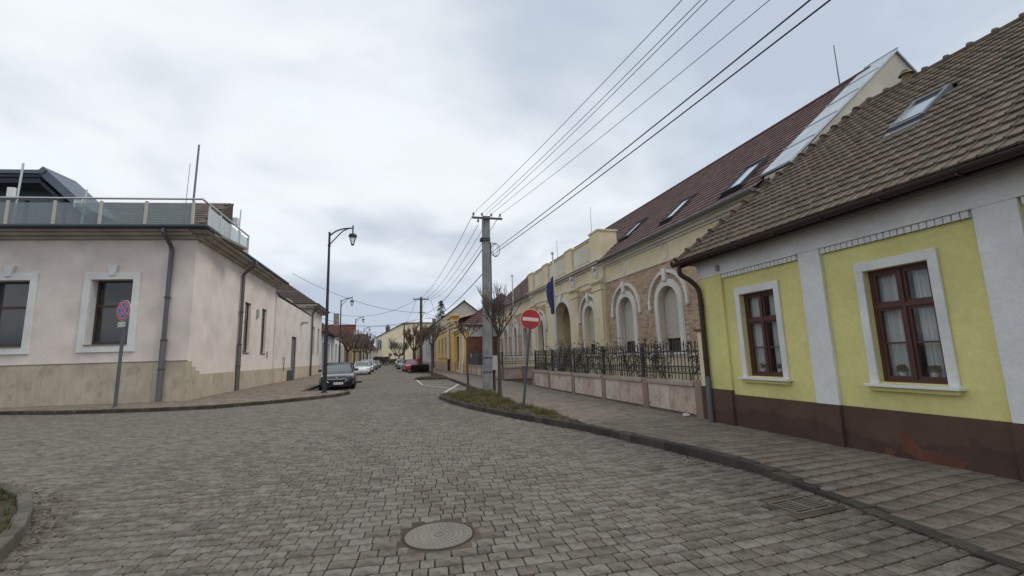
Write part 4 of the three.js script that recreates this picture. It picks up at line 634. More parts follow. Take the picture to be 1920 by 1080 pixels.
// ---------------------------------------------------------------- left side of the street beyond
const roomMat = plaster(C(176, 168, 156)), roomBox = (a, b, y0, y1) => [box(a, b, y0, y0 + .03, -2.6, -.405), box(a, b, y1 - .03, y1, -2.6, -.405), box(a, a + .03, y0 + .03, y1 - .03, -2.6, -.405), box(b - .03, b, y0 + .03, y1 - .03, -2.6, -.405), box(a, b, y0, y1, -2.64, -2.601)];
function windowIn(t, F, a, b, y0, y1, wood, o = {}) {   // framed window set in a facade: frame > pane
  const z = o.z ?? -.18, k = o.k ?? .07, c = (a + b) / 2;
  const fr = [box(a, a + k, y0, y1, z - .06, z), box(b - k, b, y0, y1, z - .06, z), box(a + k, b - k, y0, y0 + k, z - .06, z), box(a + k, b - k, y1 - k, y1, z - .06, z)];
  if (b - a > .8) fr.push(box(c - .03, c + .03, y0 + k, y1 - k, z - .06, z));
  const w = part(t, 'window', fr, wood, { F }); part(w, 'pane', box(a + k, b - k, y0 + k, y1 - k, z - .05, z - .035), glassReal, { F }); part(w, 'room_lining', roomBox(a - .3, b + .3, y0 - .3, y1 + .3), roomMat, { F });
  if (o.trim) { const s = shp(rectPts(a - .16, b + .16, y0 - .12, y1 + .2)); s.holes.push(hole(rectPts(a, b, y0, y1))); part(t, 'window_trim', ext(s, .05, .0006), o.trim, { F }); }
  if (o.sill) part(t, 'window_sill', box(a - .2, b + .2, y0 - .22, y0 - .121, .0006, .14), o.sill, { F });
  return w;
}
function facade(t, F, a, b, y1, holes, m, name = 'wall') { const s = shp(rectPts(a, b, .05, y1)); holes.forEach(h => s.holes.push(hole(rectPts(...h)))); return part(t, name, ext(s, .4, -.4), m, { F }); }
const woodDark = mat(C(66, 46, 38), { roughness: .6 }), redTile = mat(C(124, 72, 62), { map: TT }), darkTile = mat(C(92, 78, 74), { map: TT }), brownTile = mat(C(104, 80, 70), { map: TT });
const clayPal = { red: [C(122, 70, 62), C(112, 62, 56), C(132, 80, 70), C(104, 60, 54)], dark: [C(96, 84, 80), C(86, 74, 72), C(106, 94, 88)], brown: [C(110, 84, 72), C(98, 74, 64), C(120, 94, 80)] };
// saddle roof along the street in frame F (local x along the facade), with visible courses
function saddle(t, F, a, b, eY, eZ, run, rise, m, hip0 = 0, hip1 = 0, course = .45) {
  const len = Math.hypot(run, rise), n = Math.max(3, Math.round(len / course)), g = [];
  const row = (p, q, r_, s_) => g.push(slab(p, q, r_, s_, .05));
  for (let k = 0; k < n; k++) { const u = k / n, v = (k + 1) / n, lift = .05; const P = (x, w, o) => V(x, eY + rise * w + o, eZ - run * w); row(P(a + hip0 * u, u, lift), P(b - hip1 * u, u, lift), P(b - hip1 * v, v, 0), P(a + hip0 * v, v, 0)); }
  part(t, 'roof', g, m, { F }); const ry = eY + rise, rz = eZ - run;
  part(t, 'roof_back', slab(V(a + hip0, ry, rz), V(b - hip1, ry, rz), V(b, eY, rz - run), V(a, eY, rz - run), .06), m, { F });
  const ends = []; for (const [x, h, sgn] of [[a, hip0, 1], [b, -hip1, -1]]) if (h) { for (let k = 0; k < n; k++) { const u = k / n, v = (k + 1) / n, Q = (w, zz, o) => V(x + h * w + 0, eY + rise * w + o, zz); const z0 = w => eZ - run * w, z1 = w => eZ - run * (2 - w); const p = [Q(u, z1(u), .05), Q(u, z0(u), .05), Q(v, z0(v) - .001, 0), Q(v, z1(v) + .001, 0)]; ends.push(sgn > 0 ? slab(...p, .05) : slab(p[1], p[0], p[3], p[2], .05)); } }
  if (ends.length) { const h = ends.length / n; for (let k = 0; k < h; k++) part(t, 'hip_roof', ends.slice(k * n, (k + 1) * n), m, { F }); }
  part(t, 'ridge', cyl(V(a + hip0, ry + .02, rz), V(b - hip1, ry + .02, rz), .1, .1, 8), m, { F });
}
{
  const X = -8.25, F = FLZ(X), pale = plaster(L(.76, .70, .65)), trav = weathered(C(204, 190, 168));
  { const t = thing('courtyard_wall', 'tall pale plaster wall with a grey door between two pink houses', 'wall', [X, H0, -42.6]);
    part(t, 'wall', (() => { const s = shp([[35.72, .05], [49.9, .05], [49.9, 6.3], [36.2, 6.42], [35.72, 6.6]]); s.holes.push(hole(rectPts(41.4, 43.4, .12, 3.75))); return ext(s, .35, -.35); })(), pale, { F });
    part(t, 'wall_cap', slab(V(35.72, 6.67, -.4), V(35.72, 6.67, .06), V(49.9, 6.37, .06), V(49.9, 6.37, -.4), .06), mat(C(92, 86, 82)), { F });
    part(t, 'plinth', [box(35.72, 41.38, .06, 1.16, .001, .03), box(43.42, 49.9, .06, 1.16, .001, .03)], trav, { F });
    const d = part(t, 'door', [box(41.4, 43.4, .14, 3.75, -.2, -.14)], mat(C(112, 112, 120), { map: P15 }), { F }); part(d, 'door_frame', [box(41.4, 41.5, .14, 3.75, -.138, -.05), box(43.3, 43.4, .14, 3.75, -.138, -.05)], mat(C(96, 96, 104)), { F }); part(d, 'handle', box(43.0, 43.12, 1.7, 1.8, -.139, -.06), steelGrey(), { F });
    part(t, 'gas_pipe', polyTube([V(38.6, .9, .08), V(38.6, 1.9, .08), V(38.2, 1.95, .08)], .03, 6), mat(C(90, 88, 84)), { F }); part(t, 'bin', rbox(40.0, 40.5, .13, .95, .05, .5, .05), mat(C(88, 88, 92)), { F });
    part(t, 'camera', [box(44.8, 45.1, 5.1, 5.25, .1, .6), box(44.9, 45.0, 5.0, 5.1, .001, .2)], mat(C(150, 148, 144)), { F }); }
  { const t = thing('pink_house', 'smaller pink house with hipped brown roof past the courtyard wall', 'house', [X, H0, -53.5]);
    facade(t, F, 50, 57.6, 7.1, [[51.6, 52.9, 2.3, 5.3], [54.9, 56.2, 2.3, 5.3]], pale); part(t, 'end_wall', box(50, 50.35, .05, 7.1, -8, -.402), pale, { F });
    part(t, 'plinth', box(50, 57.6, .06, 1.16, .001, .03), trav, { F }); windowIn(t, F, 51.6, 52.9, 2.3, 5.3, woodDark); windowIn(t, F, 54.9, 56.2, 2.3, 5.3, woodDark);
    part(t, 'eaves', [box(49.5, 58.2, 7.1, 7.3, -.4, .35), box(49.4, 58.3, 7.301, 7.45, -.4, .7), box(49.4, 50.0, 7.1, 7.45, -8, -.401)], weathered(C(170, 166, 158)), { F });
    part(t, 'gutter', cyl(V(49.4, 7.5, .72), V(58.3, 7.5, .72), .1, .1, 8), mat(C(72, 76, 86)), { F });
    saddle(t, F, 49.4, 58.3, 7.5, .7, 4.6, 3.3, darkTile, 3.2, 3.2);
    part(t, 'downpipe', [tube([V(50.3, 7.4, .7), V(50.3, 7.1, .65), V(50.35, 6.7, .2), V(50.35, 6.3, .14)], .09, 8, 20), cyl(V(50.35, 6.35, .14), V(50.35, .13, .14), .09, .09, 10)], metal(C(96, 98, 104)), { F });
    part(t, 'dormer', [box(46.6, 49.0, 6.6, 7.7, -3.4, -1.6)], mat(C(196, 202, 206), { roughness: .4 }), { F }); }
  const whiteW = plaster(L(.74, .74, .72));
  { const t = thing('low_house', 'low white house with brown eaves and dark doors behind the street lamp', 'house', [X, H0, -63]);
    facade(t, F, 57.8, 70, 5.2, [[58.8, 60.6, .3, 3.9], [64, 65.6, 1.2, 3.9], [67.2, 68.8, 1.2, 3.9]], whiteW); windowIn(t, F, 58.8, 60.6, .3, 3.9, woodDark); windowIn(t, F, 64, 65.6, 1.2, 3.9, woodDark); windowIn(t, F, 67.2, 68.8, 1.2, 3.9, woodDark);
    part(t, 'end_wall', box(57.8, 58.1, .05, 5.2, -8, -.402), whiteW, { F }); saddle(t, F, 57.7, 70.2, 5.2, .8, 4, 3.2, mat(C(116, 72, 62), { map: TT })); part(t, 'eaves', box(57.7, 70.2, 5.0, 5.19, -.1, .8), mat(C(74, 56, 48)), { F }); }
  { const t = thing('white_house', 'white house with tall black windows and a flat parapet', 'house', [X, H0, -77]);
    facade(t, F, 70.2, 84, 4.9, [[72, 73.8, 1.2, 4.1], [76, 77.8, 1.2, 4.1], [80.2, 82, .4, 4.1]], whiteW); for (const [a, b, y] of [[72, 73.8, 1.2], [76, 77.8, 1.2], [80.2, 82, .4]]) windowIn(t, F, a, b, y, 4.1, woodDark); part(t, 'parapet', box(70.2, 84, 4.9, 5.3, -.4, .12), whiteW, { F }); part(t, 'roof', box(70.2, 84, 4.6, 4.8, -8, -.41), darkTile, { F }); }
  { const t = thing('red_roof_house', 'house with red tiled roof facing the street lamps and a grey chimney', 'house', [X, H0, -92]);
    facade(t, F, 84.2, 97, 4.6, [[86, 87.6, 1.2, 3.6], [90, 91.6, 1.2, 3.6]], plaster(C(168, 156, 140))); windowIn(t, F, 86, 87.6, 1.2, 3.6, woodDark); windowIn(t, F, 90, 91.6, 1.2, 3.6, woodDark);
    const G = M4().makeTranslation(X, 0, -88), m = mat(C(116, 64, 58), { map: TT }); saddle(t, G, -9, 1.5, 3.9, 3.6, 4.4, 4.3, m, 0, 0, .5); part(t, 'verge', [slab(V(1.52, 3.95, 3.7), V(1.72, 3.95, 3.7), V(1.72, 8.3, -.75), V(1.52, 8.3, -.75), .1)], mat(C(214, 212, 206)), { F: G }); part(t, 'gable_wall', box(-9, 1.4, .05, 3.9, 3.2, 3.5), plaster(C(170, 150, 130)), { F: G });
    part(t, 'chimney', box(-2.4, -1.5, 7, 10.4, -1.4, -.6), mat(C(150, 146, 140), { map: W1 }), { F: G }); }
  { const t = thing('yellow_green_house', 'narrow pale yellow house front between bare trees', 'house', [X, H0, -104]); facade(t, F, 97.2, 113, 5.4, [[99, 100.6, 1.2, 4], [104, 105.6, 1.2, 4]], plaster(C(206, 194, 122))); windowIn(t, F, 99, 100.6, 1.2, 4, woodDark); windowIn(t, F, 104, 105.6, 1.2, 4, woodDark); saddle(t, F, 97, 113.4, 5.4, .5, 4, 3.4, brownTile); part(t, 'end_wall', box(97.2, 97.5, .05, 5.4, -8, -.41), plaster(C(206, 194, 122)), { F }); }
  { const t = thing('grey_house', 'small grey house with brown gable roof at the end of the street', 'house', [X, H0, -125]); facade(t, F, 114, 136, 4.4, [[118, 119.6, 1.2, 3.4]], plaster(C(160, 150, 138))); windowIn(t, F, 118, 119.6, 1.2, 3.4, woodDark); const G = M4().makeTranslation(X, 0, -118); saddle(t, G, -8, 2.4, 4.4, 3, 3.4, 3.6, brownTile, 0, 0, .5); part(t, 'gable_wall', [box(-8, 2.4, .05, 4.4, 2.6, 2.9)], plaster(C(176, 168, 154)), { F: G }); }
}
{ const G = M4().makeTranslation(-8, 0, -142), t = thing('far_house', 'far house with brown gable roof behind the last left-hand trees', 'house', [-8, H0, -142]); facade(t, G, -9, 3.4, 4.6, [[-1.5, 0, 1.2, 3.2]], plaster(C(206, 198, 184))); windowIn(t, G, -1.5, 0, 1.2, 3.2, woodDark); saddle(t, G, -9.3, 3.7, 4.6, .6, 5, 4.2, brownTile, 0, 3.4, .6); }
function steelGrey() { return mat(C(168, 170, 170), { roughness: .35, metalness: .6 }); }
console.log('left');

// ---------------------------------------------------------------- right side beyond the school
{
  const X = 6.3, F = FRZ(X);
  { const t = thing('orange_house', 'ochre orange house with white trimmed windows and attic pediment', 'house', [X, H0, -54]);
    const och = plaster(L(.80, .52, .17)), cre = plaster(L(.80, .74, .58)), base = weathered(C(196, 166, 142));
    const wins = [-62.0, -58.1, -54.3]; facade(t, F, -67.6, -46.61, 5.3, wins.map(c => [c - .75, c + .75, 1.7, 4.05]), och); facade(t, F, -46.6, -40.4, 4.1, [[-45.4, -43.3, .3, 3.6]], och);
    wins.forEach(c => windowIn(t, F, c - .75, c + .75, 1.7, 4.05, mat(C(120, 112, 100)), { trim: cre, sill: mat(C(150, 104, 40)) }));
    part(t, 'plinth', [box(-67.6, -45.6, .06, 1.1, .001, .08), box(-43.1, -40.4, .06, 1.1, .001, .08)], base, { F });
    for (const c of [-50.6, -46.3, -42.3, -40.7]) part(t, 'pilaster', [box(c - .3, c + .3, 1.101, c < -46.4 ? 4.7 : 3.94, .001, .1), box(c - .36, c + .36, .07, 1.1, .081, .16)], c < -46 ? och : cre, { F });
    const d = part(t, 'door', [box(-45.4, -45.25, .3, 3.6, -.3, -.2), box(-43.45, -43.3, .3, 3.6, -.3, -.2), box(-45.25, -43.45, .3, 2.6, -.28, -.22)], mat(C(74, 82, 70)), { F }); part(d, 'fanlight', box(-45.25, -43.45, 2.6, 3.6, -.28, -.24), glassReal, { F }); part(d, 'room_lining', roomBox(-45.6, -43.1, .2, 3.8), roomMat, { F });
    part(t, 'cornice', [box(-67.8, -46.4, 4.75, 4.9, .001, .14), box(-67.8, -46.4, 5.05, 5.3, .001, .28), box(-67.8, -46.3, 5.301, 5.42, -.3, .42)], cre, { F }); part(t, 'cornice', [box(-46.3, -40.2, 3.95, 4.1, .001, .2), box(-46.3, -40.1, 4.101, 4.25, -.3, .42)], cre, { F });
    part(t, 'attic', [box(-51.4, -46.6, 5.421, 5.85, -.5, .16), box(-51.7, -46.3, 5.851, 5.98, -.55, .3)], och, { F });
    part(t, 'downpipe', [cyl(V(-50.0, 5.3, .2), V(-50.0, 1.4, .2), .14, .14, 10)], mat(C(206, 206, 204)), { F }); part(t, 'downpipe_foot', cyl(V(-50.0, 1.4, .2), V(-50.0, .12, .2), .16, .16, 10), mat(C(66, 52, 48)), { F });
    part(t, 'brick_end_wall', [box(-40.8, -40.39, .05, 3.4, -7, -.402)], mat(C(128, 86, 68), { map: at(tWeather, .8), bumpMap: B1, bumpScale: .02 }), { F }); part(t, 'end_band', box(-40.8, -40.3, 3.401, 4.3, -7, -.402), plaster(C(196, 192, 184)), { F }); part(t, 'end_gutter', cyl(V(-40.1, 4.5, -.2), V(-40.1, 4.5, -7), .1, .1, 8), mat(C(110, 112, 112)), { F });
    saddle(t, F, -67.6, -46.7, 5.42, .3, 5.0, 1.3, mat(C(112, 76, 72), { map: TT }), 0, 0, .36); saddle(t, F, -46.7, -40.1, 4.3, .3, 5.2, 3.8, mat(C(112, 76, 72), { map: TT }), 0, 5.2, .36);
  }
  { const t = thing('grey_white_house', 'long grey-white house with tall slit windows and dark blue eaves', 'house', [X, H0, -85]);
    const w = plaster(C(206, 206, 204)), wins = [-74, -77.5, -81, -86]; facade(t, F, -102, -68, 6.2, wins.map(c => [c - .6, c + .6, 1.6, 4.4]), w); wins.forEach(c => windowIn(t, F, c - .6, c + .6, 1.6, 4.4, mat(C(150, 150, 150)), { trim: w }));
    part(t, 'plinth', box(-102, -68, .06, .9, .001, .06), weathered(C(170, 166, 158)), { F }); part(t, 'eaves', [box(-102, -67.8, 6.201, 6.45, -.3, .4), box(-102, -67.7, 6.451, 6.62, .3, .55)], mat(C(70, 76, 88)), { F });
    part(t, 'gable', ext(shp([[.1, 5.2], [.1, 6.62], [-4.45, 10.14], [-9, 6.62], [-9, 5.2]]), .3, 0).rotateY(-Math.PI / 2).translate(-67.9, 0, 0), plaster(C(196, 190, 176)), { F }); saddle(t, F, -102, -67.6, 6.5, .5, 4.95, 3.75, mat(C(78, 82, 92), { map: TT }));
    part(t, 'downpipe', cyl(V(-68.4, 6.3, .3), V(-68.4, .12, .3), .16, .16, 8), mat(C(70, 70, 74)), { F }); }
  { const t = thing('brown_roof_house', 'cream house with sagging brown roof further down the street', 'house', [X, H0, -112]); const w = plaster(C(190, 182, 150)); facade(t, F, -128, -102.4, 5.6, [[-106, -104.8, 1.4, 4], [-111, -109.8, 1.4, 4], [-118, -116.8, 1.4, 4]], w); for (const a of [-106, -111, -118]) windowIn(t, F, a, a + 1.2, 1.4, 4, woodDark); part(t, 'end_wall', box(-102.8, -102.4, .05, 5.6, -8, -.41), w, { F }); saddle(t, F, -128.3, -102, 5.6, .6, 5, 4.6, brownTile); part(t, 'chimney', box(-113, -112.2, 8, 11.4, -4.2, -3.4), mat(C(120, 92, 82)), { F }); }
  { // yellow gabled building closing the view
    const G = M4().makeTranslation(0, 0, -150), t = thing('gabled_building', 'tall pale yellow building with blank gable closing the street', 'building', [4, H0, -150]); const y = plaster(C(240, 229, 198));
    part(t, 'gable_wall', ext(shp([[-4.6, .05], [22, .05], [22, 13.2], [3.6, 13.2], [-4.6, 8.9]]), .5, -.5), y, { F: G });
    part(t, 'front_wall', box(-5.2, -4.61, .05, 8.6, -30, 0), plaster(C(206, 206, 200)), { F: G }); for (const z of [-3, -8, -13]) for (const yy of [1.4, 5.4]) { const w = part(t, 'window', [box(-5.24, -5.2, yy, yy + 2, z - .8, z + .8)], mat(C(120, 120, 118)), { F: G }); part(w, 'pane', box(-5.26, -5.241, yy + .1, yy + 1.9, z - .7, z + .7), glassReal, { F: G }); }
    const font = await new FontLoader().loadAsync('fonts/droid/droid_sans_regular.typeface.json'); part(t, 'wall_lettering', new TextGeometry('Spar', { font, size: .95, depth: .03 }).translate(-1.3, 7.6, .001), mat(C(176, 156, 126)), { F: G });
    part(t, 'front_bay', [box(-4.6, -3.2, 4.6, 8.4, .001, .12)], mat(C(196, 202, 196)), { F: G }); for (const x of [-4.5, -3.85]) { const w = part(t, 'window', box(x, x + .55, 4.9, 7.9, .121, .16), mat(C(110, 116, 112)), { F: G }); part(w, 'pane', box(x + .06, x + .49, 5, 7.8, .161, .17), glassReal, { F: G }); }
    part(t, 'roof', [slab(V(-5.4, 8.7, .3), V(3.6, 13.45, .3), V(3.6, 13.45, -30), V(-5.4, 8.7, -30), .25), slab(V(3.6, 13.44, .3), V(22, 13.44, .3), V(22, 13.44, -30), V(3.6, 13.44, -30), .25)], mat(C(108, 104, 104), { map: TT }), { F: G }); part(t, 'roof_turret', [box(-2.2, -.8, 11, 12.3, -8, -6), new THREE.ConeGeometry(.9, 1.2, 4).translate(-1.5, 12.9, -7)], mat(C(86, 84, 86)), { F: G });
    part(t, 'chimney', [box(8, 9.4, .1, 9.4, .002, .6)], mat(C(140, 116, 98), { map: W1 }), { F: G }); }
}
console.log('right');

// ---------------------------------------------------------------- covers in the road
{ const [x, z] = man, t = thing('manhole_cover', 'round grey iron manhole cover with studded pattern set in the setts', 'manhole cover', [x, -.03, z]); const m = mat(C(134, 129, 121), { map: W1, roughness: .65, metalness: .1, bumpMap: B4, bumpScale: .003 });
  part(t, 'ring', new THREE.LatheGeometry([[.302, -.03], [.302, -.003], [.318, -.001], [.318, -.03]].map(p => new THREE.Vector2(...p)), 48).translate(x, 0, z), mat(C(66, 60, 54), { map: W1 }));
  part(t, 'plate', new THREE.CylinderGeometry(.297, .297, .03, 48).translate(x, -.015, z), m); const st = []; for (let k = 2; k <= 6; k++) { const r = k * .045, n = Math.round(r * 6.283 / .042); for (let i = 0; i < n; i++) { const a = i / n * 6.283 + k * .3; st.push(new THREE.CylinderGeometry(.009, .012, .006, 6).translate(x + r * Math.cos(a), .002, z + r * Math.sin(a))); } } part(t, 'studs', st, m, { kind: 'stuff' });
  part(t, 'hub', [new THREE.TorusGeometry(.04, .007, 6, 20).rotateX(Math.PI / 2).translate(x, .002, z)], m); part(t, 'mortar_collar', new THREE.RingGeometry(.317, .43, 48).rotateX(-Math.PI / 2).translate(x, -.006, z), mat(C(108, 98, 86), { map: SO })); part(t, 'key_tab', box(x - .1, x - .02, -.02, .002, z - .39, z - .33), m); }
{ const g = grate, t = thing('drain_grate', 'dark iron slotted drain grate beside the right kerb', 'drain', [g.x, -.03, g.z]); const m = mat(C(122, 116, 107), { map: W1, roughness: .7, metalness: .1 }), F = M4().makeRotationY(.1).setPosition(g.x, 0, g.z), w = g.w / 2, d = g.d / 2;
  part(t, 'frame', [box(-w, w, -.03, .002, -d, -d + .022), box(-w, w, -.03, .002, d - .022, d), box(-w, -w + .022, -.03, .002, -d + .022, d - .022), box(w - .022, w, -.03, .002, -d + .022, d - .022), box(-.011, .011, -.03, .0015, -d + .022, d - .022)], m, { F }); part(t, 'mortar_bed', [box(-w - .1, w + .1, -.016, -.006, -d - .09, -d - .001), box(-w - .1, w + .1, -.016, -.006, d + .001, d + .09), box(-w - .1, -w - .001, -.016, -.006, -d, d), box(w + .001, w + .1, -.016, -.006, -d, d)], mat(C(108, 98, 86), { map: SO }), { F }); part(t, 'painted_pit_shade', box(-w + .022, w - .022, -.0162, -.0152, -d + .022, d - .022), mat(C(20, 18, 16)), { F }); for (let k = 0; k < 6; k++) { const z = -d + .07 + k * (2 * d - .14) / 5; for (const [a, b] of [[-w + .022, -.011], [.011, w - .022]]) part(t, 'bar', box(a, b, -.015, .001, z - .009, z + .009), m, { F }); } }  // thin near-black sheet under the bars: shade of the drain painted as colour

// ---------------------------------------------------------------- signs
{ const b = V(3.41, .13, -11.73), up = V(.115, 1, .02).normalize(), P = h => b.clone().addScaledVector(up, h), t = thing('no_entry_sign', 'round red no-entry sign on a leaning grey post', 'road sign', [b.x, b.y, b.z]);
  part(t, 'post', [cyl(b, P(2.32), .036, .036, 10), cyl(P(2.32), P(2.34), .04, .036, 10)], metal(C(86, 94, 98))); const F = M4().makeRotationFromEuler(new THREE.Euler(0, -.1, -.1)).setPosition(P(2.42).x, P(2.42).y, b.z + .06);
  const disc = part(t, 'disc', [new THREE.CylinderGeometry(.285, .285, .012, 48).rotateX(Math.PI / 2)], mat(C(212, 206, 202), { roughness: .4 }), { F }); part(disc, 'red_face', new THREE.CylinderGeometry(.272, .272, .004, 48).rotateX(Math.PI / 2).translate(0, 0, .0085), mat(C(176, 36, 40), { roughness: .4 }), { F }); part(disc, 'white_bar', rbox(-.225, .225, -.048, .048, .0106, .0136, .001), mat(C(214, 206, 200), { roughness: .4 }), { F }); part(t, 'clamp', box(-.07, .07, -.02, .02, -.05, -.006), metal(C(120, 124, 126)), { F }); }
{ const b = V(-9.44, .13, -19.2), t = thing('no_stopping_sign', 'round blue and red no-stopping sign before the pink wall', 'road sign', [b.x, b.y, b.z]); const F = M4().makeRotationY(-.6).setPosition(-9.43, 3.6, -19.1);
  part(t, 'post', [cyl(b, V(-9.42, 3.9, -19.2), .055, .055, 10), cyl(b, V(b.x, .17, b.z), .12, .1, 10)], metal(C(98, 106, 112)));
  const d = part(t, 'disc', new THREE.CylinderGeometry(.38, .38, .02, 40).rotateX(Math.PI / 2), mat(C(190, 190, 190)), { F }), red = mat(C(188, 52, 58), { roughness: .45 });
  part(d, 'red_ring', [new THREE.RingGeometry(.305, .37, 40).translate(0, 0, .0105)], red, { F }); part(d, 'white_line', [new THREE.CircleGeometry(.304, 40).translate(0, 0, .0104), ext(shp(rectPts(-.29, .29, -.055, .055)), .001, .0116).rotateZ(Math.PI / 4), ext(shp(rectPts(-.29, .29, -.055, .055)), .0014, .0116).rotateZ(-Math.PI / 4)], mat(C(214, 206, 208)), { F }); part(d, 'blue_face', new THREE.CircleGeometry(.286, 40).translate(0, 0, .0110), mat(C(60, 98, 176), { roughness: .45 }), { F }); part(d, 'cross', [ext(shp(rectPts(-.31, .31, -.035, .035)), .003, .0132).rotateZ(Math.PI / 4), ext(shp(rectPts(-.31, .31, -.035, .035)), .0034, .0132).rotateZ(-Math.PI / 4)], red, { F });
  const c = document.createElement('canvas'); c.width = 128; c.height = 64; const x = c.getContext('2d'); x.fillStyle = '#d8d6cc'; x.fillRect(0, 0, 128, 64); x.fillStyle = '#33322e'; x.font = 'bold 24px sans-serif'; x.textAlign = 'center'; x.fillText('06 - 18 h', 64, 40); x.strokeStyle = '#33322e'; x.lineWidth = 3; x.strokeRect(3, 3, 122, 58);
  const ct = new THREE.CanvasTexture(c); ct.colorSpace = THREE.SRGBColorSpace; const pl = new THREE.Mesh(new THREE.PlaneGeometry(.44, .2), mat(L(1, 1, 1), { map: ct })); pl.name = 'time_plate'; pl.applyMatrix4(M4().makeTranslation(-b.x, -b.y, -b.z).multiply(F).multiply(M4().makeTranslation(.0, -.51, .02))); t.add(finish(pl)); }

// ---------------------------------------------------------------- street lamps
const lampLabels = ['tall dark street lamp with hanging lantern in front of the parked dark blue car', 'dark street lamp with hanging lantern beside the white parked cars', 'dark street lamp with hanging lantern among the bare street trees', 'small far dark street lamp with hanging lantern', 'small far dark street lamp with hanging lantern'];
{ const m = mat(C(50, 56, 64), { roughness: .45, metalness: .3 }), t = thing('street_lamp', lampLabels[0], 'street lamp', [0, 0, 0], 'lamps along the left pavement'); const h = 7.55;
  part(t, 'post', [cyl(V(0, 0, 0), V(0, 3.0, 0), .1, .085, 12), cyl(V(0, 3.0, 0), V(0, h, 0), .07, .05, 12), cyl(V(0, h, 0), V(0, h + .05, 0), .06, .06, 12), cyl(V(0, 6.9, 0), V(0, 7.0, 0), .068, .068, 12)], m);
  part(t, 'arm', [tube([V(0, 7.42, 0), V(.28, 7.66, 0), V(.62, 7.8, 0), V(1.06, 7.86, 0)], .036, 8, 20)], m); part(t, 'brace', tube([V(0, 6.98, 0), V(.3, 7.34, 0), V(.62, 7.7, 0), V(.85, 7.82, 0)], .028, 8, 16), m);
  const la = part(t, 'lantern', [cyl(V(1.06, 8.0, 0), V(1.06, 7.55, 0), .035, .035, 10), new THREE.LatheGeometry([[.0, 7.6], [.1, 7.58], [.17, 7.54], [.2, 7.46], [.2, 7.42], [.0, 7.42]].map(p => new THREE.Vector2(...p)), 20).translate(1.06, 0, 0), new THREE.LatheGeometry([[0, 6.98], [.05, 6.98], [.07, 7.03], [.05, 7.06], [0, 7.06]].map(p => new THREE.Vector2(...p)), 12).translate(1.06, 0, 0), ...[0, 1, 2, 3].map(k => { const a = k * Math.PI / 2 + .5; return cyl(V(1.06 + .19 * Math.cos(a), 7.42, .19 * Math.sin(a)), V(1.06 + .075 * Math.cos(a), 7.04, .075 * Math.sin(a)), .016, .016, 6); })], m);
  part(la, 'lantern_glass', new THREE.LatheGeometry([[.18, 7.42], [.07, 7.06]].map(p => new THREE.Vector2(...p)), 16).translate(1.06, 0, 0), new THREE.MeshPhysicalMaterial({ color: L(.9, .92, .92), roughness: .25, transmission: .85, thickness: 0, side: THREE.DoubleSide })); part(t, 'base_plate', new THREE.CylinderGeometry(.14, .16, .05, 12).translate(0, .025, 0), m);
  t.position.set(-2.98, H0, -22.3);
  [[-5.1, -48], [-5.3, -70], [-5.4, -92], [-5.4, -120]].forEach(([x, z], i) => copyThing(t, [x, H0, z], 0, lampLabels[i + 1])); }

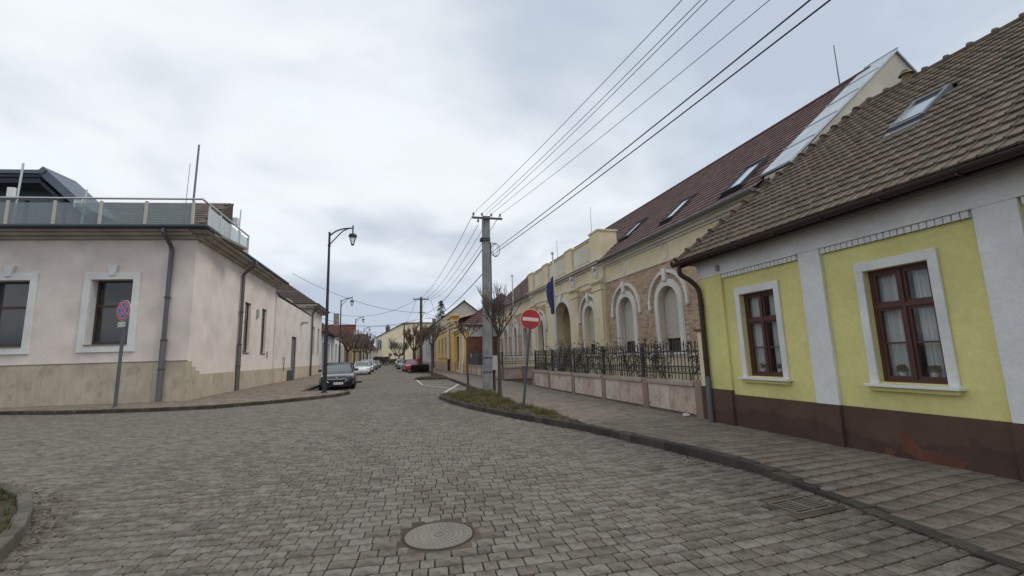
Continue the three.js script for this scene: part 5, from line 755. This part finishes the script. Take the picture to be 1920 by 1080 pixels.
// ---------------------------------------------------------------- utility poles and overhead lines
const mWire = mat(C(52, 54, 58), { roughness: .7 });
{
  const conc = mat(C(150, 152, 152), { map: CC, bumpMap: B4, bumpScale: .006 }), iron = mat(C(78, 82, 86), { roughness: .6 }), porc = mat(C(120, 122, 122), { roughness: .3 });
  const ins = (x, y, z) => [cyl(V(x, y, z), V(x, y + .12, z), .012, .012, 6), new THREE.SphereGeometry(.05, 8, 6).translate(x, y + .15, z), new THREE.CylinderGeometry(.03, .06, .05, 8).translate(x, y + .11, z)];
  const t = thing('utility_pole', 'square concrete utility pole with cross-arm and meter box on the grass strip', 'utility pole', [3.95, .12, -18.75]);
  const ps = new THREE.BufferGeometry(); const b = .185, a = .15, hh = 7.68, x0 = 3.92, x1 = 3.99, z0 = -18.75;
  part(t, 'shaft', [(() => { const g = new THREE.BoxGeometry(1, hh - .1, 1); const p = g.attributes.position; for (let i = 0; i < p.count; i++) { const top = p.getY(i) > 0, k = top ? a : b; p.setX(i, p.getX(i) * 2 * k + (top ? x1 : x0)); p.setZ(i, p.getZ(i) * 2 * k + z0); p.setY(i, p.getY(i) + (hh + .1) / 2); } g.computeVertexNormals(); return g; })(), box(x1 - .16, x1 + .16, hh - .001, hh + .06, z0 - .16, z0 + .16)], conc);
  part(t, 'cross_arm', [box(3.34, 4.7, 7.58, 7.66, z0 + .16, z0 + .24)], iron); for (const x of [3.4, 3.78, 4.2, 4.6]) part(t, 'insulator', ins(x, 7.66, z0 + .2), porc); part(t, 'insulator', ins(3.6, 7.36, z0 + .2), porc);
  for (const y of [6.7, 6.62, 1.5, .9]) part(t, 'band', box(x0 - .2, x0 + .22, y, y + .035, z0 - .2, z0 + .2), iron);
  part(t, 'conduit', [cyl(V(4.16, 6.5, z0 + .1), V(4.14, 1.4, z0 + .1), .03, .03, 8), cyl(V(4.2, 1.0, z0 + .05), V(4.2, .12, z0 + .05), .06, .06, 8)], mat(C(70, 72, 74)));
  part(t, 'meter_box', [rbox(4.1, 4.36, .98, 1.58, z0 - .02, z0 + .2, .012)], mat(C(176, 180, 168), { roughness: .5 }));
  part(t, 'cable_coil', [new THREE.TorusGeometry(.26, .016, 6, 32).scale(.75, 1.15, 1).translate(4.36, 6.2, z0 + .16), new THREE.TorusGeometry(.22, .012, 6, 32).scale(.5, 1.2, 1).translate(4.34, 6.18, z0 + .18), cyl(V(4.15, 6.0, z0 + .16), V(4.15, 6.55, z0 + .16), .02, .02, 6), cyl(V(4.08, 6.5, z0 + .16), V(4.3, 6.5, z0 + .16), .012, .012, 6)], mWire);
  const wood = mat(C(86, 78, 70), { map: W1 });
  const pole = (label, x, z, h) => { const q = thing('utility_pole', label, 'utility pole', [x, .1, z]); part(q, 'shaft', cyl(V(x, .1, z), V(x, h, z), .2, .15, 12), wood); part(q, 'cross_arm', box(x - 1.0, x + 1.0, h - .35, h - .22, z - .06, z + .06), iron); for (const d of [-.9, -.35, .35, .9]) part(q, 'insulator', ins(x + d, h - .22, z), porc); part(q, 'lower_arm', box(x - .3, x + .5, h - 2.0, h - 1.9, z - .05, z + .05), iron); };
  pole('dark wooden utility pole behind the hedge with many service wires', 3.5, -57, 9.3); pole('far wooden utility pole before the yellow gable', 2.9, -115, 10.4);
  const sag = (p, q, s, r, n = 18) => { const pts = []; for (let i = 0; i <= n; i++) { const u = i / n; pts.push(p.clone().lerp(q, u).add(V(0, -4 * s * u * (1 - u), 0))); } return new THREE.TubeGeometry(new THREE.CatmullRomCurve3(pts), n * 2, r, 5); };
  const wire = (label, p, q, s, r, group) => single('overhead_wire', sag(p, q, s, r), mWire, label, 'wire', p.clone().lerp(q, .5).toArray(), { group });
  const zt = -18.55; // five bare conductors towards the viewer, then two thicker cables
  [[3.4, 7.82, 4.76, -5.78], [3.78, 7.82, 5.08, -5.71], [3.95, 7.78, 5.17, -5.69], [4.2, 7.82, 5.66, -5.57], [4.6, 7.82, 6.27, -5.43]].forEach(([x, y, px, pz], i) => { const k = (16 - zt) / (pz - zt), q = V(x + (px - x) * k, 8.6, 16); wire('thin overhead conductor running from the concrete pole cross-arm over the pavement', V(x, y, zt), q, .62, .0075, 'conductors from the concrete pole towards the viewer'); });
  [[4.15, 6.05, 5.15, -4.0], [4.2, 5.95, 5.35, -3.75]].forEach(([x, y, px, pz], i) => { const k = (16 - zt) / (pz - zt); wire(i ? 'lower of two thick black telecom cables from the coil on the concrete pole' : 'upper of two thick black telecom cables from the coil on the concrete pole', V(x, y, zt), V(x + (px - x) * k, 6.7, 16), .36, .013, 'telecom cables from the concrete pole towards the viewer'); });
  [[3.4, 7.8, 3.0], [3.6, 7.3, 3.5], [4.2, 7.8, 4.2], [4.6, 7.8, 4.75]].forEach(([x, y, x2]) => wire('thin overhead conductor between the concrete pole and the wooden pole', V(x, y, -18.6), V(x2, 9.1, -57), .9, .012, 'conductors between the two poles'));
  [[3.85, 6.3, 7.2], [3.85, 5.2, 6.6]].forEach(([x, y, y2]) => wire('black telecom cable slung between the concrete pole and the wooden pole', V(x, y, -18.9), V(3.85, y2, -57), .7, .02, 'cables between the two poles'));
  for (const dx of [-.9, .35]) wire('far thin conductor beyond the wooden pole', V(3.85 + dx, 9.1, -57), V(2.9 + dx, 10.2, -115), 1.2, .018, 'far conductors'); wire('far black cable beyond the wooden pole', V(3.85, 7.2, -57), V(2.9, 7.4, -115), 1.6, .03);
  const svc = 'service wire crossing the street to the houses on the left';
  [[V(3.0, 9.0, -57), V(-9.5, 8.6, -63), 1.6], [V(3.7, 7.3, -57), V(-10, 10.6, -49), 1.0], [V(3.7, 6.6, -57), V(-9, 7.2, -63), 1.0], [V(3.7, 6.2, -57), V(-9, 6.8, -66), .6], [V(2.8, 9.6, -115), V(-9, 9, -110), 1.2]].forEach(([p, q, s]) => wire(svc, p, q, s, .02, 'service wires across the street'));
  [[V(4.0, 7.2, -57), V(7.5, 6.4, -50), .3], [V(4.0, 6.9, -57), V(8.5, 7.0, -62), .4], [V(4.7, 9.0, -57), V(7.5, 6.0, -70), .3]].forEach(([p, q, s]) => wire('service wire from the wooden pole to the houses on the right', p, q, s, .02, 'service wires to the right-hand houses'));
}

// ---------------------------------------------------------------- bare trees
function bareTree(name, label, [x, z], o, group) {
  const r = rng(o.seed), t = thing(name, label, 'tree', [x, o.y ?? .12, z], group), trunk = [], limb = [], twig = [], y0 = o.y ?? .12;
  const up = V(o.lean ?? 0, 1, 0).normalize(), n = 5; let p = V(x, y0 - .02, z);
  const rad = o.rad; for (let k = 0; k < n; k++) { const q = p.clone().addScaledVector(up, o.fork / n).add(V((r() - .5) * .04, 0, (r() - .5) * .04)); trunk.push(cyl(p, q, rad * (k ? 1 - k * .05 : 1.35), rad * (1 - (k + 1) * .05), 8)); p = q; }
  const grow = (p, d, len, rr, lev) => {
    let a = p, dd = d.clone(); const seg = lev > 1 ? 3 : 2;
    for (let s = 0; s < seg; s++) { dd.add(V((r() - .5) * .28, .04 + (r() - .4) * .12, (r() - .5) * .28)).normalize(); const b = a.clone().addScaledVector(dd, len / seg), r0 = rr * (1 - s * .22), r1 = rr * (1 - (s + 1) * .22); (lev >= o.lev - 1 ? limb : twig).push(cyl(a, b, Math.max(r0, o.min), Math.max(r1, o.min * .8), lev > 1 ? 6 : 4, true)); if (lev > 0 && s > 0 - (lev < 2)) for (let k = 0; k < (lev > 1 ? 1 : 2); k++) { const sd = V(r() - .5, r() * .55, r() - .5).normalize(); grow(b, dd.clone().lerp(sd, .55).normalize(), len * (.5 + r() * .3), rr * .55, lev - 1); } a = b; }
    if (lev > 0) for (let k = 0; k < 2; k++) grow(a, dd.clone().lerp(V(r() - .5, .35 + r() * .4, r() - .5).normalize(), .45).normalize(), len * (.55 + r() * .25), rr * .5, lev - 1);
  };
  for (let k = 0; k < o.limbs; k++) { const a = k / o.limbs * 6.283 + r(); grow(p.clone(), V(Math.cos(a) * o.spread, .6 + r() * .55, Math.sin(a) * o.spread).normalize(), o.len * (.8 + r() * .35), rad * .55, o.lev); }
  const bark = mat(o.bark ?? C(92, 82, 72), { map: W1 }); part(t, 'trunk', trunk, bark); part(t, 'limbs', limb, bark); part(t, 'twigs', twig, mat(o.twig ?? C(98, 88, 80))); return t;
}
bareTree('street_tree', 'bare young tree with forked crown between the pole and the no-entry sign', [3.56, -15], { seed: 503, fork: 2.1, rad: .068, limbs: 8, len: .68, spread: .5, lev: 3, min: .0034 });
bareTree('street_tree', 'thin bare tree with lopped stubby crown at the end of the grass strip', [3.05, -18.6], { seed: 507, fork: 2.15, rad: .055, limbs: 5, len: .5, spread: .7, lev: 2, min: .005 });
bareTree('street_tree', 'slim bare tree on the small island before the grey-white house', [3.1, -36.2], { seed: 511, fork: 2.4, rad: .085, limbs: 8, len: .75, spread: .55, lev: 3, min: .006 });

bareTree('street_tree', 'bare brown street tree before the low white house', [-5.2, -57], { seed: 521, fork: 2.5, rad: .2, limbs: 6, len: 1.35, spread: .8, lev: 3, min: .014, bark: C(90, 78, 70), twig: C(112, 98, 92) }, 'street trees on the left pavement');
bareTree('street_tree', 'bare brown street tree before the white house with black windows', [-5.2, -68], { seed: 523, fork: 2.5, rad: .18, limbs: 5, len: 1.35, spread: .8, lev: 3, min: .016, twig: C(112, 98, 92) }, 'street trees on the left pavement');
bareTree('street_tree', 'bare brown street tree before the red-roofed house', [-5.2, -80], { seed: 527, fork: 2.6, rad: .2, limbs: 5, len: 1.35, spread: .8, lev: 3, min: .018, twig: C(112, 98, 92) }, 'street trees on the left pavement');
bareTree('street_tree', 'far bare street tree before the pale yellow house', [-5.0, -98], { seed: 529, fork: 2.6, rad: .22, limbs: 6, len: 1.6, spread: .9, lev: 3, min: .02, twig: C(112, 98, 92) }, 'street trees on the left pavement');
bareTree('street_tree', 'brown bare tree with upswept crown beside the wooden pole', [3.4, -72], { seed: 531, fork: 2.6, rad: .28, limbs: 9, len: 1.6, spread: .75, lev: 3, min: .02, bark: C(122, 92, 66), twig: C(110, 84, 66) });
bareTree('street_tree', 'small bare tree in front of the yellow gable', [1.6, -112], { seed: 537, fork: 2.0, rad: .2, limbs: 8, len: 1.7, spread: .9, lev: 3, min: .025 });
[[-.5, -132], [1.0, -131], [2.6, -131]].forEach(([x, z], i) => bareTree('ball_tree', 'tiny ball-headed tree planted before the yellow gable', [x, z], { seed: 541 + i, fork: 2.2, rad: .06, limbs: 8, len: .5, spread: 1, lev: 2, min: .03 }, 'ball trees before the gable'));
{ // conifer behind the roofs
  const x = 13.5, z = -128, t = thing('conifer', 'dark conifer rising behind the grey-white house roof', 'tree', [x, .1, z]), r = rng(551), lv = []; part(t, 'trunk', cyl(V(x, .1, z), V(x, 17.5, z), .35, .06, 8), mat(C(70, 58, 48)));
  const br = []; for (let y = 6; y < 17.8; y += .42) { const L_ = 3.1 * Math.pow((18.6 - y) / 12.6, .75) + .25; for (let k = 0; k < 7; k++) { const a = r() * 6.28, d = V(Math.cos(a), -.12 + r() * .25, Math.sin(a)), l = L_ * (.7 + r() * .4); br.push(cyl(V(x, y, z), V(x, y, z).addScaledVector(d, l), .05, .015, 4, true)); for (let j = 0; j < 16; j++) { const c = V(x, y, z).addScaledVector(d, l * (.25 + .75 * r())).add(V(r() - .5, r() - .6, r() - .5).multiplyScalar(.35)), s = .16 + r() * .14, u = V(r() - .5, r() - .5, r() - .5).normalize().multiplyScalar(s), w = V(r() - .5, r() - .5, r() - .5).normalize().multiplyScalar(s * .5); lv.push(c.clone().sub(u), c.clone().add(w), c.clone().add(u)); } } }
  part(t, 'branches', br, mat(C(66, 56, 48))); part(t, 'foliage', tri(lv), mat(C(52, 66, 54), { side: THREE.DoubleSide })); }
function hedge(label, x0, x1, z0, z1, h, col, seed, n) { const r = rng(seed), t = thing('hedge', label, 'hedge', [(x0 + x1) / 2, .1, (z0 + z1) / 2]), lv = [], cx = (x0 + x1) / 2, cz = (z0 + z1) / 2; for (let k = 0; k < n; k++) { const u = r() * 2 - 1, v = r() * 2 - 1, w = Math.pow(r(), .6), top = h * (.86 + .2 * fbm((cx + u * (x1 - x0)) * .9, cz + v, 0, 3, seed)), c = V(cx + u * (x1 - x0) / 2, .12 + top * w, cz + v * (z1 - z0) / 2), s = .05 + r() * .06, a = V(r() - .5, r() - .5, r() - .5).normalize().multiplyScalar(s), b = V(r() - .5, r() - .5, r() - .5).normalize().multiplyScalar(s); lv.push(c.clone().sub(a), c.clone().add(b), c.clone().add(a), c.clone().sub(a), c.clone().add(a), c.clone().sub(b)); } part(t, 'leaves', tri(lv), mat(col, { side: THREE.DoubleSide })); const st = []; for (let k = 0; k < 24; k++) { const px = x0 + r() * (x1 - x0), pz = z0 + r() * (z1 - z0); st.push(cyl(V(px, .08, pz), V(px + (r() - .5) * .3, h * .8, pz + (r() - .5) * .3), .02, .008, 4)); } part(t, 'stems', st, mat(C(66, 54, 44))); }
hedge('dark clipped hedge on the kerb island before the red car', 2.1, 3.95, -52.6, -50.1, .75, C(46, 56, 38), 561, 5200);
hedge('dark hedge at the far end of the left parking row', -4.4, -.6, -118, -112, 2.2, C(44, 48, 44), 563, 3600); hedge('low brown hedge across the end of the street', -.6, 3.4, -128, -124, 1.6, C(84, 66, 48), 565, 3000); 
console.log('trees');

// ---------------------------------------------------------------- cars: length along z, nose towards +z
function loft(st, prof) { const P = [], n = prof(st[0]).length; const rings = st.map(prof); for (let i = 0; i + 1 < rings.length; i++) for (let k = 0; k + 1 < n; k++) { const a = rings[i][k], b = rings[i][k + 1], c = rings[i + 1][k + 1], d = rings[i + 1][k]; P.push(a, b, c, a, c, d); } for (const [ring, flip] of [[rings[0], 0], [rings[rings.length - 1], 1]]) { const c = ring.reduce((s, p) => s.add(p), V(0, 0, 0)).multiplyScalar(1 / n); for (let k = 0; k + 1 < n; k++) flip ? P.push(c, ring[k], ring[k + 1]) : P.push(c, ring[k + 1], ring[k]); } let g = tri(P); g.deleteAttribute('normal'); g = mergeVertices(g, .002); g.computeVertexNormals(); return g; }
function car(label, o, [x, z], turn = 0) {
  const t = thing('parked_car', label, 'car', [x, o.y ?? 0, z], 'cars parked along the street'); const B = bases.get(t); bases.set(t, V(0, 0, 0));
  const k = o.h ?? 1, Lg = o.l / 2, W = o.w / 2, paint = new THREE.MeshPhysicalMaterial({ color: o.col, roughness: .35, metalness: .25, clearcoat: 1, clearcoatRoughness: .06 }), black = mat(C(26, 27, 29), { roughness: .6 }), tyre = mat(C(30, 30, 31), { roughness: .9 });
  const st = [[1, .58, .72, .26], [.985, .66, .83, .22], [.95, .725, .90, .2], [.85, .785, .965, .19], [.66, .86, .985, .18], [.40, .97, 1, .18], [0, 1.0, 1, .18], [-.5, 1.02, 1, .18], [-.8, 1.03, .97, .2], [-.93, 1.0, .9, .24], [-1, .82, .8, .34]];
  const body = part(t, 'body', loft(st, ([u, top, w, bot]) => { const z = u * Lg, y1 = top * k, hw = w * W, r = []; for (const s of [-1, 1]) { const q = [[0, bot], [hw * .9, bot], [hw, bot + .12], [hw * 1.0, y1 * .62], [hw * .985, y1 - .12], [hw * .9, y1 - .02], [hw * .5, y1 + .025], [0, y1 + .035]].map(([a, b]) => V(s * a, b, z)); r.push(...(s < 0 ? q.slice(0, -1).reverse().reverse() : q.reverse())); } const ring = [...r]; ring.push(r[0].clone()); return ring; }), paint);
  const gh = [[.42, 0], [.14, 1], [-.35, 1.0], [-.55, .95], [-.86, .05]].map(([u, f]) => [u, f]); const yb = 1.0 * k, yt = o.roof;
  const glass = new THREE.MeshPhysicalMaterial({ color: L(.10, .12, .12), roughness: .05, ior: 1.8 });
  const cab = part(t, 'windows', loft(gh, ([u, f]) => { const y = yb - .03 + (yt - yb - .02) * f, wb = W * .9, wt = W * .7, w = wb + (wt - wb) * f, z = u * Lg; return [V(-wb, yb - .06, z), V(-w, y, z), V(-w * .8, y + .02 * f, z), V(0, y + .035 * f, z), V(w * .8, y + .02 * f, z), V(w, y, z), V(wb, yb - .06, z), V(-wb, yb - .06, z)]; }), glass);
  part(t, 'roof', loft([[.15, 1], [-.1, 1.02], [-.36, 1.0], [-.56, .955]], ([u, f]) => { const y = yb - .03 + (yt - yb - .02) * f + .012, w = W * .72, z = u * Lg; return [V(-w, y - .045, z), V(-w * .97, y + .005, z), V(-w * .8, y + .026, z), V(0, y + .04, z), V(w * .8, y + .026, z), V(w * .97, y + .005, z), V(w, y - .045, z), V(-w, y - .045, z)]; }), paint);
  for (const s of [-1, 1]) {
    part(t, 'pillar', cyl(V(s * W * .88, yb - .02, .42 * Lg), V(s * W * .705, yt - .03, .14 * Lg), .035, .03, 6), paint); part(t, 'pillar', cyl(V(s * W * .885, yb - .02, -.12 * Lg), V(s * W * .715, yt - .02, -.14 * Lg), .03, .03, 6), black); part(t, 'pillar', cyl(V(s * W * .88, yb, -.82 * Lg), V(s * W * .7, yt - .07, -.54 * Lg), .05, .05, 6), paint);
    const m = part(t, 'mirror', new RoundedBoxGeometry(.2, .14, .12, 2, .05).translate(s * (W + .07), yb + .04, .34 * Lg), o.mir ? black : paint); part(m, 'mirror_arm', box(s * W * .88, s * (W + .02), yb - .02, yb + .02, .33 * Lg, .36 * Lg), black);
    for (const u of [.63, -.6]) { const w = part(t, 'wheel', [new THREE.CylinderGeometry(.325, .325, .22, 28).rotateZ(Math.PI / 2).translate(s * (W - .1), .325, u * Lg)], tyre); part(w, 'rim', new THREE.CylinderGeometry(.21, .21, .03, 20).rotateZ(Math.PI / 2).translate(s * (W + .005), .325, u * Lg), mat(C(120, 122, 126), { metalness: .7, roughness: .35 })); part(t, 'wheel_arch', new THREE.CylinderGeometry(.375, .375, .02, 28).rotateZ(Math.PI / 2).translate(s * (W - .004), .335, u * Lg), black); }
    const hl = part(t, 'headlight', ext(shp([[0, 0], [.34, .07], [.36, .14], [.06, .1]]), .16, 0, .02).scale(s, 1, 1).translate(s * W * .47, .575 * k, Lg * .925), o.lens ? mat(C(150, 158, 166), { roughness: .15 }) : new THREE.MeshPhysicalMaterial({ color: C(64, 72, 86), roughness: .1, clearcoat: 1 })); 
  }
  part(t, 'lower_grille', rbox(-W * .72, W * .72, .24, .36, Lg * .9, Lg * .995, .03), black);
  if (o.grille) { const gs = [[-.46, .47], [-.36, .395], [.36, .395], [.46, .47], [.40, .575], [.2, .555], [-.2, .555], [-.40, .575]]; const sc = gs.map(([a, b]) => [a * 1.1, b * k + .02]); const g = part(t, 'grille', ext(shp(sc), .06, Lg - .04), black); const rim = []; for (let i = 0; i < sc.length; i++) { const a = sc[i], b = sc[(i + 1) % sc.length]; if (a[1] < .44 && b[1] < .44) continue; rim.push(cyl(V(a[0], a[1], Lg + .02), V(b[0], b[1], Lg + .02), .016, .016, 6)); } part(g, 'chrome_rim', rim, mat(C(214, 216, 218), { metalness: .8, roughness: .2 })); part(t, 'emblem', new THREE.CylinderGeometry(.05, .05, .02, 16).rotateX(Math.PI / 2).translate(0, 0.655 * k, Lg * .99), mat(C(210, 214, 218), { metalness: .7, roughness: .25 })); }
  if (o.plate) { const c = document.createElement('canvas'); c.width = 256; c.height = 56; const q = c.getContext('2d'); q.fillStyle = '#e6e6e2'; q.fillRect(0, 0, 256, 56); q.fillStyle = '#2a4a9a'; q.fillRect(0, 0, 24, 56); q.fillStyle = '#1c1c1c'; q.font = 'bold 42px sans-serif'; q.textAlign = 'center'; q.fillText(o.plate, 140, 44); const ct = new THREE.CanvasTexture(c); ct.colorSpace = THREE.SRGBColorSpace; const pl = finish(new THREE.Mesh(new THREE.PlaneGeometry(.52, .112), mat(L(1, 1, 1), { map: ct }))); pl.name = 'number_plate'; pl.position.set(o.px ?? 0, .36, Lg + .03); t.add(pl); } else part(t, 'number_plate', box(-.26, .26, .36, .47, Lg * .99, Lg + .012), mat(C(206, 206, 202)));
  part(t, 'bumper_trim', rbox(-W * .62, W * .62, .21, .235, Lg * .93, Lg + .005, .01), mat(C(70, 72, 78)));
  if (o.rails) for (const s of [-1, 1]) part(t, 'roof_rail', tube([V(s * W * .68, yt - .03, .1 * Lg), V(s * W * .69, yt + .035, .0), V(s * W * .69, yt + .03, -.4 * Lg), V(s * W * .66, yt - .06, -.6 * Lg)], .018, 6, 16), mat(C(150, 152, 156), { metalness: .6, roughness: .4 }));
  bases.set(t, B); t.rotation.y = turn; return t;
}
car('dark blue estate car with chrome-rimmed grille parked behind the street lamp', { l: 4.69, w: 1.83, roof: 1.47, col: C(13, 19, 32), grille: 1, plate: 'AE IB-270', rails: 1, mir: 0, px: .08 }, [-3.0, -28.35], .05);
car('smooth white saloon car without a grille behind the dark blue car', { l: 4.72, w: 1.85, roof: 1.44, h: .95, col: C(226, 228, 228), mir: 1 }, [-3.25, -53.2], .03);
car('tall white car behind the smooth white saloon', { l: 4.3, w: 1.8, roof: 1.6, col: C(216, 218, 218), lens: 1 }, [-3.25, -62.6], .03);
car('grey car parked beyond the two white cars', { l: 4.4, w: 1.8, roof: 1.48, col: C(120, 124, 126), lens: 1 }, [-3.2, -76], 0); car('dark grey car at the far end of the left parking row', { l: 4.4, w: 1.8, roof: 1.5, col: C(84, 88, 92), lens: 1 }, [-3.0, -90], 0);
car('red hatchback parked behind the clipped hedge', { l: 3.9, w: 1.7, roof: 1.5, col: C(178, 30, 38), lens: 1 }, [2.3, -57.6], .12); car('silver car parked behind the red hatchback', { l: 4.2, w: 1.75, roof: 1.48, col: C(150, 154, 156), lens: 1 }, [1.75, -74], .1); car('white car at the far end of the right parking row', { l: 4.4, w: 1.8, roof: 1.55, col: C(212, 214, 214), lens: 1 }, [1.6, -98], .08);
console.log('cars');

// ---------------------------------------------------------------- a pedestrian far down the street
{ const x = 3.55, z = -63, t = thing('person', 'person in a red jacket and dark trousers standing beside the red car', 'person', [x, H0, z]);
  const bones = [[[0, 1.02, 0], [0, 1.42, 0], .15, .17], [[0, 1.42, 0], [0, 1.52, .01], .07, .06], [[0, 1.60, .02], [0, 1.66, .02], .095, .1], [[-.17, 1.4, 0], [-.23, 1.14, .02], .06, .05], [[-.23, 1.14, .02], [-.2, .9, .1], .05, .038], [[.17, 1.4, 0], [.23, 1.14, .02], .06, .05], [[.23, 1.14, .02], [.2, .9, .1], .05, .038], [[-.09, .95, 0], [-.1, .5, .02], .095, .068], [[-.1, .5, .02], [-.11, .07, 0], .065, .045], [[.09, .95, 0], [.11, .5, .03], .095, .068], [[.11, .5, .03], [.12, .07, .0], .065, .045], [[-.11, .04, 0], [-.11, .035, .16], .045, .035], [[.12, .04, 0], [.12, .035, .16], .045, .035]].map(([a, b, r, s]) => [V(...a), V(...b), r, s]);
  const sd = p => { let d = 1e3; for (const [a, b, r, s] of bones) { const ab = b.clone().sub(a), u = clamp(p.clone().sub(a).dot(ab) / ab.lengthSq()), q = p.distanceTo(a.clone().addScaledVector(ab, u)) - (r + (s - r) * u), k = .05, h = clamp(.5 + .5 * (d - q) / k); d = d * (1 - h) + q * h - k * h * (1 - h); } return d; };
  const N = 56, mc = new MarchingCubes(N, mat(L(1, 1, 1)), false, false, 40000); mc.isolation = 0; for (let k = 0; k < N; k++) for (let j = 0; j < N; j++) for (let i = 0; i < N; i++) mc.field[k * N * N + j * N + i] = -sd(V((i - N / 2) / (N / 2) * .95, (j - N / 2) / (N / 2) * .95 + .9, (k - N / 2) / (N / 2) * .95)); mc.update();
  const cnt = mc.count, P = [], red = [], dark = [], skin = []; const pa = mc.positionArray; for (let i = 0; i < cnt; i++) P.push(V(pa[i * 3] * .95, pa[i * 3 + 1] * .95 + .9, pa[i * 3 + 2] * .95)); const cols = []; for (let i = 0; i < cnt; i += 3) { const y = (P[i].y + P[i + 1].y + P[i + 2].y) / 3, xx = Math.abs((P[i].x + P[i + 1].x + P[i + 2].x) / 3); const c = y > 1.52 ? (y > 1.68 ? C(58, 44, 36) : C(190, 150, 128)) : y > .92 || (xx > .17 && y > .95) ? C(168, 40, 48) : C(44, 44, 54); for (let k = 0; k < 3; k++) cols.push(c.r, c.g, c.b); }
  let g = tri(P); g.setAttribute('color', new THREE.Float32BufferAttribute(cols, 3)); g.setAttribute('uv', new THREE.Float32BufferAttribute(new Float32Array(P.length * 2), 2)); const m = finish(new THREE.Mesh(g, mat(L(1, 1, 1), { vertexColors: true }))); m.name = 'body'; t.add(m); }

{ // crumpled white paper against the foot of the wall
  const g = new THREE.IcosahedronGeometry(.06, 1), p = g.attributes.position, r = rng(601), seen = {}; for (let i = 0; i < p.count; i++) { const k = [p.getX(i), p.getY(i), p.getZ(i)].map(v => v.toFixed(3)).join(); const q = seen[k] ??= .6 + r() * .7; p.setXYZ(i, p.getX(i) * q * 1.5, p.getY(i) * q * .55, p.getZ(i) * q); } g.computeVertexNormals(); single('paper_scrap', g.translate(6.28, .15, -8.75), mat(C(226, 226, 222)), 'crumpled white paper lying at the foot of the pink stone wall', 'litter', [6.28, .12, -8.75]); }
renderer.render(scene, camera);
